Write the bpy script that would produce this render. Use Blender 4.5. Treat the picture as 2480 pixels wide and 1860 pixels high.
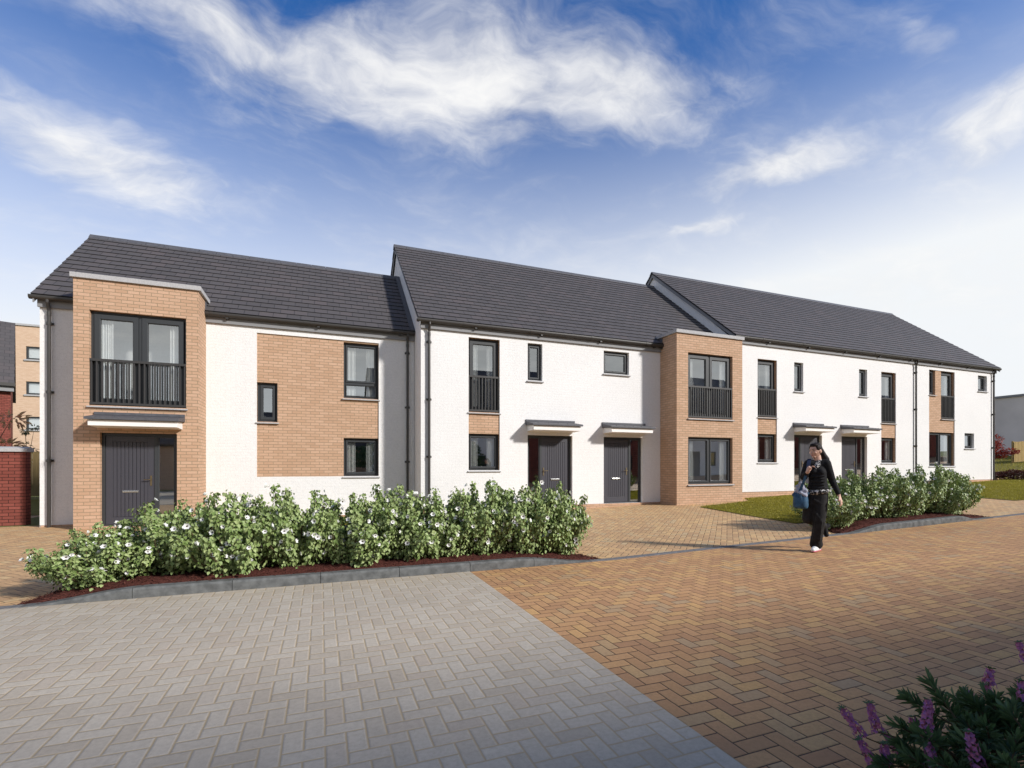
import bpy, bmesh, math, random
import numpy as np
from mathutils import Vector, Matrix, Quaternion, noise as mnoise
R_ = math.radians
rnd = random.Random(7)
for o in list(bpy.data.objects): bpy.data.objects.remove(o)
SC = bpy.context.scene
COL = SC.collection

# ------------------------------------------------------------------ camera
EYE = 1.39
cam = bpy.data.cameras.new('camera'); camo = bpy.data.objects.new('camera', cam); COL.objects.link(camo)
cam.sensor_width = 36; cam.lens = 17.26; cam.shift_y = 0.0801; cam.clip_start = .05; cam.clip_end = 3000
camo.location = (0, 0, EYE); camo.rotation_euler = (R_(90), 0, R_(-21.266))
SC.camera = camo
SC.view_settings.view_transform = 'Standard'; SC.view_settings.look = 'None'
SC.view_settings.exposure = 0.0; SC.view_settings.gamma = 1
SC.cycles.max_bounces = 8; SC.cycles.transparent_max_bounces = 12
SC.cycles.sample_clamp_indirect = 6

# ------------------------------------------------------------------ node helpers
class E_:
    """a socket with arithmetic: every operation adds one Math node"""
    def __init__(s, nt, sock): s.nt, s.k = nt, sock
    def m(s, op, *a, clamp=False):
        n = s.nt.nodes.new('ShaderNodeMath'); n.operation = op; n.use_clamp = clamp
        for i, x in enumerate((s,) + a):
            if isinstance(x, E_): s.nt.links.new(x.k, n.inputs[i])
            else: n.inputs[i].default_value = x
        return E_(s.nt, n.outputs[0])
    def __add__(s, o): return s.m('ADD', o)
    def __radd__(s, o): return s.m('ADD', o)
    def __sub__(s, o): return s.m('SUBTRACT', o)
    def __rsub__(s, o): return (s * -1) + o
    def __mul__(s, o): return s.m('MULTIPLY', o)
    def __rmul__(s, o): return s.m('MULTIPLY', o)
    def __truediv__(s, o): return s.m('DIVIDE', o)
    def min(s, o): return s.m('MINIMUM', o)
    def max(s, o): return s.m('MAXIMUM', o)
    def eq(s, v): return s.m('COMPARE', v, .1)
    def step(s, a, b, lo=0., hi=1.):
        n = s.nt.nodes.new('ShaderNodeMapRange'); n.interpolation_type = 'SMOOTHSTEP'
        n.inputs[1].default_value = a; n.inputs[2].default_value = b; n.inputs[3].default_value = lo; n.inputs[4].default_value = hi
        s.nt.links.new(s.k, n.inputs[0]); return E_(s.nt, n.outputs[0])

class NT:
    def __init__(s, nt): s.nt = nt; nt.nodes.clear()
    def new(s, t, **kw):
        n = s.nt.nodes.new(t)
        for k, v in kw.items(): setattr(n, k, v)
        return n
    def link(s, a, b): s.nt.links.new(a.k if isinstance(a, E_) else a, b)
    def put(s, sock, v):
        if isinstance(v, E_): s.link(v, sock)
        elif hasattr(v, 'is_output'): s.nt.links.new(v, sock)
        else: sock.default_value = v
    def xyz(s, vec):
        n = s.new('ShaderNodeSeparateXYZ'); s.nt.links.new(vec, n.inputs[0]); return [E_(s.nt, n.outputs[i]) for i in range(3)]
    def comb(s, x, y, z=0.):
        n = s.new('ShaderNodeCombineXYZ')
        for i, v in enumerate((x, y, z)): s.put(n.inputs[i], v)
        return n.outputs[0]
    def pos(s): return s.new('ShaderNodeNewGeometry').outputs['Position']
    def noise(s, vec, scale, detail=4, rough=.5, dist=0.):
        n = s.new('ShaderNodeTexNoise'); s.put(n.inputs['Vector'], vec)
        n.inputs['Scale'].default_value = scale; n.inputs['Detail'].default_value = detail
        n.inputs['Roughness'].default_value = rough; n.inputs['Distortion'].default_value = dist
        return E_(s.nt, n.outputs['Fac'])
    def mix(s, f, a, b):
        n = s.new('ShaderNodeMix', data_type='RGBA')
        s.put(n.inputs[0], f); s.put(n.inputs[6], col4(a)); s.put(n.inputs[7], col4(b)); return n.outputs[2]
    def ramp(s, f, stops):
        n = s.new('ShaderNodeValToRGB'); s.put(n.inputs[0], f); e = n.color_ramp.elements
        while len(e) < len(stops): e.new(.5)
        for x, (p, c) in zip(e, stops): x.position = p; x.color = col4(c)
        return n.outputs[0]
    def bump(s, h, strength, dist=.01, normal=None):
        n = s.new('ShaderNodeBump'); s.put(n.inputs['Height'], h); n.inputs['Strength'].default_value = strength
        n.inputs['Distance'].default_value = dist
        if normal is not None: s.nt.links.new(normal, n.inputs['Normal'])
        return n.outputs[0]
    def out(s, shader): o = s.new('ShaderNodeOutputMaterial'); s.nt.links.new(shader, o.inputs[0])
    def principled(s, color, rough=.6, normal=None, spec=.4, metal=0.):
        p = s.new('ShaderNodeBsdfPrincipled'); s.put(p.inputs['Base Color'], col4(color)); s.put(p.inputs['Roughness'], rough)
        s.put(p.inputs['Specular IOR Level'], spec); p.inputs['Metallic'].default_value = metal
        if normal is not None: s.nt.links.new(normal, p.inputs['Normal'])
        return p
def col4(c):
    if isinstance(c, (tuple, list)) and len(c) == 3: return (*c, 1)
    return c
def newmat(name):
    m = bpy.data.materials.new(name); m.use_nodes = True; return m, NT(m.node_tree)

# ------------------------------------------------------------------ world and sun
SUN_AZ, SUN_EL = 137.6, 29.0
sd = Vector((math.sin(R_(SUN_AZ)) * math.cos(R_(SUN_EL)), math.cos(R_(SUN_AZ)) * math.cos(R_(SUN_EL)), math.sin(R_(SUN_EL))))
sun = bpy.data.lights.new('sun', 'SUN'); sun.energy = 5.0; sun.angle = R_(4.5); sun.color = (1, .962, .912)
suno = bpy.data.objects.new('sun', sun); COL.objects.link(suno)
suno.rotation_euler = sd.to_track_quat('Z', 'Y').to_euler(); suno.location = (10, -10, 30)

W = bpy.data.worlds.new('World'); SC.world = W; W.use_nodes = True
w = NT(W.node_tree)
sky = w.new('ShaderNodeTexSky'); sky.sky_type = 'NISHITA'; sky.sun_disc = False
sky.sun_elevation = R_(SUN_EL); sky.sun_rotation = R_(SUN_AZ); sky.air_density = 1.0; sky.dust_density = .6; sky.ozone_density = 3.0
gen = w.new('ShaderNodeTexCoord').outputs['Generated']
dx, dy, dz = w.xyz(gen)
h_ = dz.max(0.) + .13
qx, qy = dx / h_, dy / h_                       # the cloud layer overhead
q = w.comb(qx, qy, 0.)
warp = w.noise(q, 1.5, 4, .55)
warp2 = w.noise(w.comb(qx + 7.3, qy - 2.1, 0.), 1.5, 4, .55)
wx, wy = qx + (warp - .5) * .46, qy + (warp2 - .5) * .46
fb = w.noise(w.comb(wx * .8 + wy * .35, wy * 1.25 - wx * .2, 0.), 2.6, 9, .60, .08)
fb2 = w.noise(w.comb(wx + 3., wy * 1.15, 1.), 6.5, 7, .6, 0.)
fine = w.noise(w.comb(wx * .7 + wy * .6, wy * 1.5 - wx * .3, 3.), 8., 6, .6, .1)
def blob(cx, cy, ax, ay, ang, amp):
    ca, sa = math.cos(R_(ang)), math.sin(R_(ang))
    X, Y = wx - cx, wy - cy
    a = (X * ca + Y * sa) * (1 / ax); b = (Y * ca - X * sa) * (1 / ay)
    return ((a * a + b * b) * -1.).m('EXPONENT') * amp
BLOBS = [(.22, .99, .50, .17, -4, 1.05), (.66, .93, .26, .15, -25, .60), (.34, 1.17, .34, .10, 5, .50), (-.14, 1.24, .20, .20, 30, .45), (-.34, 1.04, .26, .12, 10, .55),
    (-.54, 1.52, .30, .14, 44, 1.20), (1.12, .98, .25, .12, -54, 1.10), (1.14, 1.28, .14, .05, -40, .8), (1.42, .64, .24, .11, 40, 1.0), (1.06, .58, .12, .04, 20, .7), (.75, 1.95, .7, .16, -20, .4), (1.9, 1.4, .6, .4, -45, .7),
    (.0, -.25, .62, .48, 0, 1.5), (.2, -2.3, 3.2, 1.3, 0, 1.6), (-2.6, .2, 1.0, 1.2, 0, .8), (3.2, -.6, 1.4, 1.6, 0, 1.0)]  # out of view: clouds overhead and behind added mainly to neutralise ambient light
den = None
for b_ in BLOBS:
    e = blob(*b_); den = e if den is None else den + e
if den is None: den = qx * 0.
cl = (den * 1.0 + (fb - .5) * 2.0 + (fb2 - .5) * 1.2 + (fine - .5) * .4 - .26).step(-.02, 1.45)
veil = (fb * .7 + fb2 * .3 + (fine - .5) * .35).step(.42, .85) * .34      # thin high haze everywhere
mask = cl.max(veil)
lum = 0.86 + (fb - .5) * .6 + (fb2 - .5) * .5 + cl * .1 - dz.step(.70, .90) * .85 - dy.step(-.7, -.05, .28, 0.)  # unseen cloud overhead and behind is darkened to lower the ambient light
skyc = w.new('ShaderNodeMixRGB', blend_type='MULTIPLY'); skyc.inputs[0].default_value = 1
w.link(sky.outputs[0], skyc.inputs[1]); skyc.inputs[2].default_value = (.041, .100, .166, 1)
side = dx * .8 - dy * .6                        # whiter low down and towards the sun
hz = dz.step(-.02, .66, 1., 0.) * (.88 + side * .30).m('MINIMUM', 1.0).m('MAXIMUM', .62)
hz = (hz + dz.step(.0, .68, .95, 0.) * (.86 + side * .40).max(.62)).min(1.)
base = w.mix(hz, skyc.outputs[0], (.90, .93, .96))
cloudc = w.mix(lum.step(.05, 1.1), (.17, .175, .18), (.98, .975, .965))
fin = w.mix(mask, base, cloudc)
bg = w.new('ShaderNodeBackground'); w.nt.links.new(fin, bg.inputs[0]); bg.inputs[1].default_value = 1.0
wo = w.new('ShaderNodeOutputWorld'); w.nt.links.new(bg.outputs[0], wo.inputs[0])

# ------------------------------------------------------------------ materials
def plain(name, c, rough=.5, spec=.4, metal=0., nscale=0, namp=.15, bump=0., bscale=60):
    m, n = newmat(name); p_ = n.pos(); colr = c; nor = None
    if nscale:
        f = n.noise(p_, nscale, 5, .6)
        colr = n.mix(f.step(.3, .7), tuple(x * (1 - namp) for x in c), tuple(min(1, x * (1 + namp)) for x in c))
    if bump: nor = n.bump(n.noise(p_, bscale, 3), bump, .004)
    n.out(n.principled(colr, rough, nor, spec, metal).outputs[0]); return m

def render_mat(name, c):
    m, n = newmat(name); p_ = n.pos()
    f = n.noise(p_, 42, 3, .7); g2 = n.noise(p_, .55, 4, .6); pit = n.noise(p_, 160, 1, .5); mot = n.noise(p_, 15, 3, .65)
    base = n.mix(g2.step(.3, .75), tuple(x * .955 for x in c), c)
    x, y, z = n.xyz(p_); bt = n.new('ShaderNodeTexBrick'); n.nt.links.new(n.comb(x + y, z), bt.inputs['Vector']); bt.inputs['Scale'].default_value = 1; bt.inputs['Mortar Size'].default_value = .008; bt.inputs['Mortar Smooth'].default_value = 1.; bt.inputs['Brick Width'].default_value = .225; bt.inputs['Row Height'].default_value = .075
    crs = E_(n.nt, bt.outputs['Fac']); base = n.mix(crs * .06, base, tuple(v * .5 for v in c))
    strk = n.noise(n.comb((x + y) * 5., z * .35), 1.6, 5, .65); base = n.mix(strk.step(.52, .80) * .10, base, tuple(v * .6 for v in c))
    base = n.mix(mot.step(.35, .75) * .14, base, tuple(x * .6 for x in c))
    base = n.mix(f.step(.52, .72) * .30, base, tuple(x * .55 for x in c)); base = n.mix(pit.step(.60, .74) * .45, base, tuple(x * .4 for x in c))
    nor = n.bump(f + pit * .5 - crs * .25, .55, .012)
    n.out(n.principled(base, .9, nor, .15).outputs[0]); return m

def brick_mat(name, cols, mortar, msize=.010, bump=.5, speck=.0):
    m, n = newmat(name); x, y, z = n.xyz(n.pos())
    vec = n.comb(x + y, z)
    b = n.new('ShaderNodeTexBrick'); b.offset = .5; b.squash = 1
    n.nt.links.new(vec, b.inputs['Vector']); b.inputs['Scale'].default_value = 1
    b.inputs['Mortar Size'].default_value = msize * .5; b.inputs['Mortar Smooth'].default_value = .2
    b.inputs['Brick Width'].default_value = .225; b.inputs['Row Height'].default_value = .075
    b.inputs['Color1'].default_value = (0, 0, 0, 1); b.inputs['Color2'].default_value = (1, 1, 1, 1); b.inputs['Mortar'].default_value = (.5, .5, .5, 1)
    rr = n.new('ShaderNodeRGBToBW'); n.nt.links.new(b.outputs['Color'], rr.inputs[0])
    c = n.ramp(rr.outputs[0], [(0., cols[0]), (.5, cols[1]), (1., cols[2])])
    nz = n.noise(n.pos(), 45, 5, .65)
    c = n.mix(nz.step(.25, .8) * .35, c, tuple(v * .72 for v in cols[0]))
    if speck:
        c = n.mix(n.noise(n.pos(), 210, 1).step(.66, .74) * speck, c, tuple(v * .4 for v in cols[0]))
    big = n.noise(n.pos(), .8, 3)
    c = n.mix(big.step(.35, .8) * .12, c, cols[2])
    f = E_(n.nt, b.outputs['Fac'])
    c = n.mix(f, c, mortar)
    nor = n.bump((1. - f) * 1. + nz * .25, bump, .008)
    n.out(n.principled(c, .85, nor, .2).outputs[0]); return m

def slate_mat(name, c):
    m, n = newmat(name); uv = n.new('ShaderNodeTexCoord').outputs['UV']
    b = n.new('ShaderNodeTexBrick'); b.offset = .5; n.nt.links.new(uv, b.inputs['Vector']); b.inputs['Scale'].default_value = 1
    b.inputs['Mortar Size'].default_value = .006; b.inputs['Mortar Smooth'].default_value = .1
    b.inputs['Brick Width'].default_value = .33; b.inputs['Row Height'].default_value = .268
    b.inputs['Color1'].default_value = (0, 0, 0, 1); b.inputs['Color2'].default_value = (1, 1, 1, 1)
    rr = n.new('ShaderNodeRGBToBW'); n.nt.links.new(b.outputs['Color'], rr.inputs[0])
    nz = n.noise(n.pos(), 26, 5, .6)
    cc = n.ramp(rr.outputs[0], [(0., tuple(v * .88 for v in c)), (.6, c), (1., (c[0] * 1.13, c[1] * 1.06, c[2] * 1.05))])
    cc = n.mix(nz.step(.3, .75) * .25, cc, tuple(v * .75 for v in c))
    f = E_(n.nt, b.outputs['Fac'])
    cc = n.mix(f * .9, cc, (.012, .012, .013))
    nor = n.bump((1. - f) + nz * .3, .35, .006)
    n.out(n.principled(cc, .62, nor, .3).outputs[0]); return m

def paver_mat(name, cols, joint, jw, ang=0., bump=.6, unit=.1, grain=.2):
    """blocks of 200 x 100 mm in herringbone"""
    m, n = newmat(name); x, y, z = n.xyz(n.pos())
    wob = n.noise(n.pos(), 9., 2); wob2 = n.noise(n.comb(x + 4., y + 9.), 9., 2)
    x2, y2 = x + (wob - .5) * .006 - 1.82, y + (wob2 - .5) * .006 - 6.09
    ca, sa = math.cos(R_(ang)) / unit, math.sin(R_(ang)) / unit
    u, v = x2 * ca + y2 * sa, y2 * ca - x2 * sa
    i, j = u.m('FLOOR'), v.m('FLOOR'); fu, fv = u - i, v - j
    k = (i - j).m('FLOORED_MODULO', 4.)
    k0, k1, k2, k3 = k.eq(0.), k.eq(1.), k.eq(2.), k.eq(3.)
    d = (fu + k1).min((1. - fu) + k0).min((fv + k2).min((1. - fv) + k3))
    wn = n.new('ShaderNodeTexWhiteNoise', noise_dimensions='3D'); n.nt.links.new(n.comb(i - k1, j - k2, 0.), wn.inputs['Vector'])
    r = E_(n.nt, wn.outputs['Value'])
    c = n.ramp(r, [(p_, c_) for p_, c_ in cols])
    nz = n.noise(n.pos(), 38, 6, .7); gr = n.noise(n.pos(), 240, 2, .6)
    dark = tuple(v_ * .62 for v_ in cols[0][1]); lite = tuple(min(1, v_ * 1.25) for v_ in cols[-1][1])
    c = n.mix(nz.step(.3, .75) * .38, c, dark)
    c = n.mix(gr.step(.55, .8) * grain, c, lite)
    big = n.noise(n.pos(), .55, 4, .6)
    c = n.mix(big.step(.35, .75) * .22, c, dark)
    scuff = n.noise(n.comb(x * 1., y * 2.2), 11., 5, .75, .4)
    c = n.mix(scuff.step(.60, .74) * .30, c, lite); sp = n.noise(n.pos(), 120, 2, .6); c = n.mix(sp.step(.66, .74) * .5, c, tuple(v_ * .35 for v_ in cols[0][1]))
    c = n.mix(d.step(0., .10, .30, 0.), c, dark)
    jm = (d + (nz - .5) * .025).step(jw * .55, jw, 1., 0.)
    c = n.mix(jm, c, joint)
    hgt = d.step(0., .13) + nz * .30 + gr * .10
    nor = n.bump(hgt, bump, .006)
    n.out(n.principled(c, .8, nor, .25).outputs[0]); return m

def leaf_mat(name, c1, c2, trans=.35, rough=.45):
    m, n = newmat(name); g_ = n.new('ShaderNodeNewGeometry')
    c = n.mix(E_(n.nt, g_.outputs['Random Per Island']), c1, c2)
    p = n.principled(c, rough, None, .35)
    t = n.new('ShaderNodeBsdfTranslucent'); n.nt.links.new(n.mix(.5, c, (c2[0] * 1.3, c2[1] * 1.5, c2[2] * .6)), t.inputs[0])
    mx = n.new('ShaderNodeMixShader'); mx.inputs[0].default_value = trans
    n.nt.links.new(p.outputs[0], mx.inputs[1]); n.nt.links.new(t.outputs[0], mx.inputs[2]); n.out(mx.outputs[0]); return m

def glass_mat():
    m, n = newmat('glass')
    lw = n.new('ShaderNodeLayerWeight'); lw.inputs[0].default_value = .5
    f = (E_(n.nt, lw.outputs['Facing']).m('POWER', 3.) * .5 + .42).min(1.)
    tr = n.new('ShaderNodeBsdfTransparent'); tr.inputs[0].default_value = (.90, .93, .93, 1)
    gl = n.new('ShaderNodeBsdfGlossy'); gl.inputs['Roughness'].default_value = .0; gl.inputs[0].default_value = (.92, .96, .97, 1)
    mx = n.new('ShaderNodeMixShader'); n.link(f, mx.inputs[0])
    n.nt.links.new(tr.outputs[0], mx.inputs[1]); n.nt.links.new(gl.outputs[0], mx.inputs[2]); n.out(mx.outputs[0]); return m

def board_mat(name, c):
    m, n = newmat(name); x, y, z = n.xyz(n.pos())
    g_ = n.noise(n.comb(x * 14., y * 14., z * 1.2), 1.6, 5, .6, .6)
    isl = E_(n.nt, n.new('ShaderNodeNewGeometry').outputs['Random Per Island'])
    cc = n.mix(g_.step(.3, .7), tuple(v * .7 for v in c), c); cc = n.mix(isl * .35, cc, tuple(v * .75 for v in c))
    n.out(n.principled(cc, .75, n.bump(g_, .3, .004), .25).outputs[0]); return m

M = {}
M['render'] = render_mat('white_roughcast', (.81, .797, .782))
M['buff'] = brick_mat('buff_brick', [(.475, .298, .192), (.525, .336, .222), (.575, .376, .258)], (.30, .22, .14), .0145, .6, .55)
M['palebuff'] = brick_mat('pale_buff_brick', [(.58, .40, .28), (.62, .44, .31), (.66, .48, .35)], (.48, .36, .25), .010, .05)
M['red'] = brick_mat('red_brick', [(.18, .050, .037), (.22, .062, .046), (.27, .080, .06)], (.030, .014, .011), .012, .7)
M['slate'] = slate_mat('grey_slate', (.088, .080, .080))
M['metal'] = plain('anthracite_frame', (.036, .039, .042), .45, .4)
M['railing'] = plain('dark_railing', (.040, .038, .037), .42, .45)
M['pipe'] = plain('brown_black_plastic', (.042, .038, .035), .38, .5)
M['fascia'] = plain('grey_fascia', (.23, .23, .235), .6, .3)
M['stone'] = plain('cast_stone', (.40, .393, .393), .8, .25, 0, 30, .1, .3, 120)
M['door'] = plain('slate_grey_door_paint', (.050, .049, .060), .45, .4)
M['white'] = plain('white_paint', (.80, .77, .74), .6, .3)
M['lead'] = plain('lead_grey_sheet', (.085, .085, .095), .55, .4, 0, 12, .15)
M['brass'] = plain('brass', (.30, .24, .15), .35, .5, 1.)
M['chrome'] = plain('steel', (.62, .62, .60), .25, .5, 1.)
M['glass'] = glass_mat()
M['curtain'] = plain('white_curtain', (.78, .77, .75), .9, .1)
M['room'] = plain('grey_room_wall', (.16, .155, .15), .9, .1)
M['kerb'] = plain('grey_kerb_concrete', (.125, .128, .126), .95, .08, 0, 9, .28, .4, 150)
M['setts'] = plain('dark_grey_edging', (.17, .165, .165), .95, .05, 0, 14, .2, .4, 120)
M['orange'] = paver_mat('orange_block_paving', [(0., (.45, .243, .122)), (.3, (.525, .292, .133)), (.55, (.555, .307, .148)), (.82, (.64, .38, .153)), (1., (.46, .315, .18))], (.050, .036, .024), .042)
M['orange45'] = paver_mat('orange_forecourt_paving', [(0., (.50, .31, .165)), (.3, (.58, .365, .185)), (.55, (.63, .395, .20)), (.78, (.72, .47, .22)), (1., (.57, .44, .26))], (.13, .09, .055), .05, 45.)
M['grey'] = paver_mat('grey_block_paving', [(0., (.455, .385, .300)), (.35, (.495, .432, .347)), (.7, (.535, .47, .38)), (1., (.475, .395, .31))], (.42, .325, .205), .058, 0., .5, .1, .15)
M['lawn'] = plain('lawn_soil', (.15, .13, .03), .95, .1, 0, 5, .25)
M['mulch'] = plain('red_bark_mulch', (.075, .026, .020), .95, .1, 0, 60, .6, 1., 90)
M['earth'] = plain('far_ground', (.14, .15, .05), .95, .1, 0, .3, .2)
M['path'] = plain('pale_path', (.42, .37, .31), .9, .2, 0, 20, .15)
M['leaf'] = leaf_mat('shrub_leaf', (.135, .205, .050), (.34, .405, .17), .07, .5)
M['stem'] = plain('woody_stem', (.10, .075, .04), .8, .2)
M['petal'] = leaf_mat('white_petal', (.78, .76, .76), (.86, .85, .84), .2, .6)
M['heart'] = plain('dark_flower_centre', (.10, .07, .06), .8, .1)
M['blade'] = leaf_mat('grass_blade', (.25, .225, .030), (.44, .375, .07), .25, .5)
M['maple'] = leaf_mat('maple_leaf', (.14, .014, .014), (.30, .045, .035), .35, .5)
M['pinkleaf'] = leaf_mat('pink_leaf', (.60, .27, .22), (.50, .36, .20), .4, .5)
M['olive'] = leaf_mat('olive_leaf', (.06, .075, .03), (.12, .14, .06), .25, .5)
M['dleaf'] = leaf_mat('dark_green_leaf', (.050, .100, .042), (.10, .165, .075), .2, .5)
M['purple'] = leaf_mat('purple_petal', (.27, .13, .38), (.55, .18, .31), .3, .6)
M['heather'] = leaf_mat('burgundy_leaf', (.035, .010, .010), (.09, .025, .02), .2, .6)
M['fence'] = board_mat('timber_board', (.40, .28, .11))
M['fence2'] = board_mat('weathered_board', (.17, .12, .05))
M['greywall'] = plain('grey_cladding', (.62, .57, .53), .9, .1, 0, .12, .18)

# ------------------------------------------------------------------ objects and meshes
ORG = {}                                          # root location and turn of every thing
def tag(o, label=None, cat=None, group=None, kind=None):
    for k, v in (('label', label), ('category', cat), ('group', group), ('kind', kind)):
        if v: o[k] = v
    return o
def thing(name, loc, label, cat, group=None, rz=0.):
    o = bpy.data.objects.new(name, None); o.empty_display_size = .3; COL.objects.link(o)
    o.location = loc; o.rotation_euler = (0, 0, rz); ORG[o.name] = (Vector(loc), rz)
    return tag(o, label, cat, group)
def copy_tree(o, parent=None):
    c = o.copy(); COL.objects.link(c)
    if parent is not None: c.parent = parent
    for ch in o.children: copy_tree(ch, c)
    return c

class MB:
    def __init__(s): s.v = []; s.f = []; s.mi = []; s.uv = {}
    def quad(s, *p, mi=0, uv=None):
        b = len(s.v); s.v += [tuple(x) for x in p]
        if uv: s.uv[len(s.f)] = uv
        s.f.append(tuple(range(b, b + len(p)))); s.mi.append(mi)
    def box(s, x0, x1, y0, y1, z0, z1, mi=0):
        b = len(s.v)
        s.v += [(x0, y0, z0), (x1, y0, z0), (x1, y1, z0), (x0, y1, z0), (x0, y0, z1), (x1, y0, z1), (x1, y1, z1), (x0, y1, z1)]
        for f in ((3, 2, 1, 0), (4, 5, 6, 7), (0, 1, 5, 4), (1, 2, 6, 5), (2, 3, 7, 6), (3, 0, 4, 7)):
            s.f.append(tuple(b + i for i in f)); s.mi.append(mi)
        return s
    def extrude_x(s, prof, x0, x1, mi=0):
        """closed profile [(y, z)...] swept along X"""
        b, n = len(s.v), len(prof)
        s.v += [(x0, y, z) for y, z in prof] + [(x1, y, z) for y, z in prof]
        for i in range(n):
            j = (i + 1) % n; s.f.append((b + i, b + j, b + n + j, b + n + i)); s.mi.append(mi)
        s.f.append(tuple(b + i for i in reversed(range(n)))); s.f.append(tuple(b + n + i for i in range(n))); s.mi += [mi, mi]
        return s
    def tube(s, pts, rad, n=10, mi=0, cap=True):
        pts = [Vector(p) for p in pts]
        rad = rad if isinstance(rad, (list, tuple)) else [rad] * len(pts)
        b = len(s.v); t0 = (pts[1] - pts[0]).normalized()
        a = t0.orthogonal().normalized()
        for i, p in enumerate(pts):
            t = (pts[min(i + 1, len(pts) - 1)] - pts[max(i - 1, 0)]).normalized()
            a = (a - t * a.dot(t)).normalized(); c = t.cross(a)
            for k in range(n):
                q_ = 2 * math.pi * k / n; s.v.append(tuple(p + (a * math.cos(q_) + c * math.sin(q_)) * rad[i]))
        for i in range(len(pts) - 1):
            for k in range(n):
                k2 = (k + 1) % n; s.f.append((b + i * n + k, b + i * n + k2, b + (i + 1) * n + k2, b + (i + 1) * n + k)); s.mi.append(mi)
        if cap:
            s.f.append(tuple(b + k for k in reversed(range(n)))); s.f.append(tuple(b + (len(pts) - 1) * n + k for k in range(n))); s.mi += [mi, mi]
        return s
    def ball(s, c, r, nu=14, nv=9, rot=None, mi=0, fn=None):
        b = len(s.v); c = Vector(c); r = r if isinstance(r, (tuple, list)) else (r, r, r)
        def P(th, ph):
            d = Vector((math.sin(th) * math.cos(ph), math.sin(th) * math.sin(ph), math.cos(th)))
            if fn: d = fn(d)
            d = Vector((d.x * r[0], d.y * r[1], d.z * r[2]))
            return tuple(c + (rot @ d if rot else d))
        s.v.append(P(0, 0))
        for i in range(1, nv):
            for k in range(nu): s.v.append(P(math.pi * i / nv, 2 * math.pi * k / nu))
        s.v.append(P(math.pi, 0)); last = len(s.v) - 1
        for k in range(nu):
            k2 = (k + 1) % nu
            s.f.append((b, b + 1 + k, b + 1 + k2)); s.mi.append(mi)
            s.f.append((last, b + 1 + (nv - 2) * nu + k2, b + 1 + (nv - 2) * nu + k)); s.mi.append(mi)
            for i in range(nv - 2):
                s.f.append((b + 1 + i * nu + k, b + 1 + (i + 1) * nu + k, b + 1 + (i + 1) * nu + k2, b + 1 + i * nu + k2)); s.mi.append(mi)
        return s
    def bone(s, p0, p1, r0, r1, n=12, flat=1., axis=None):
        """closed capsule with a taper; flat squashes it along axis"""
        p0, p1 = Vector(p0), Vector(p1); d = p1 - p0; L = d.length; t = d.normalized()
        a = (Vector(axis) - t * Vector(axis).dot(t)).normalized() if axis is not None else t.orthogonal().normalized()
        c = t.cross(a); b = len(s.v); rings = []
        for q_ in (-80, -50, -20): rings.append((p0 + t * r0 * math.sin(R_(q_)), r0 * math.cos(R_(q_))))
        for k in range(7): f = k / 6; rings.append((p0 + d * f, r0 + (r1 - r0) * f))
        for q_ in (20, 50, 80): rings.append((p1 + t * r1 * math.sin(R_(q_)), r1 * math.cos(R_(q_))))
        for p, r in rings:
            for k in range(n):
                w_ = 2 * math.pi * k / n; s.v.append(tuple(p + a * (math.cos(w_) * r * flat) + c * (math.sin(w_) * r)))
        m_ = len(rings)
        for i in range(m_ - 1):
            for k in range(n):
                k2 = (k + 1) % n; s.f.append((b + i * n + k, b + i * n + k2, b + (i + 1) * n + k2, b + (i + 1) * n + k)); s.mi.append(0)
        s.f.append(tuple(b + k for k in reversed(range(n)))); s.f.append(tuple(b + (m_ - 1) * n + k for k in range(n))); s.mi += [0, 0]
        return s
    def mesh(s, name, loc=(0, 0, 0), rz=0.):
        m = bpy.data.meshes.new(name); inv = Matrix.Rotation(-rz, 3, 'Z'); L = Vector(loc)
        m.from_pydata([tuple(inv @ (Vector(p) - L)) for p in s.v], [], s.f)
        m.polygons.foreach_set('material_index', s.mi)
        if s.uv:
            ul = m.uv_layers.new(name='UVMap')
            for fi, uv in s.uv.items():
                for k, li in enumerate(m.polygons[fi].loop_indices): ul.data[li].uv = uv[k]
        m.update(); return m
    def build(s, name, mats, parent=None, smooth=False, bevel=0., fuse=0., fsm=4, **tg):
        root = parent
        while root is not None and root.parent is not None: root = root.parent
        loc, rz = ORG[root.name] if root is not None else (Vector((0, 0, 0)), 0.)
        m = s.mesh(name, loc, rz)
        mats = mats if isinstance(mats, (list, tuple)) else [mats]
        for x in mats: m.materials.append(x)
        o = bpy.data.objects.new(name, m); COL.objects.link(o)
        if parent is not None: o.parent = parent
        else: ORG[o.name] = (Vector((0, 0, 0)), 0.)
        if fuse:
            md = o.modifiers.new('r', 'REMESH'); md.mode = 'VOXEL'; md.voxel_size = fuse
            ms = o.modifiers.new('s', 'SMOOTH'); ms.factor = .5; ms.iterations = fsm
            dg = bpy.context.evaluated_depsgraph_get(); dg.update()
            m2 = bpy.data.meshes.new_from_object(o.evaluated_get(dg)); o.modifiers.clear(); o.data = m2; m = m2; m.name = name
            m.materials.clear()
            for x in mats: m.materials.append(x)
            smooth = True
        if bevel:
            md = o.modifiers.new('b', 'BEVEL'); md.width = bevel; md.segments = 2; md.limit_method = 'ANGLE'; md.angle_limit = R_(40)
        if smooth: m.polygons.foreach_set('use_smooth', [True] * len(m.polygons))
        return tag(o, **tg)

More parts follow.
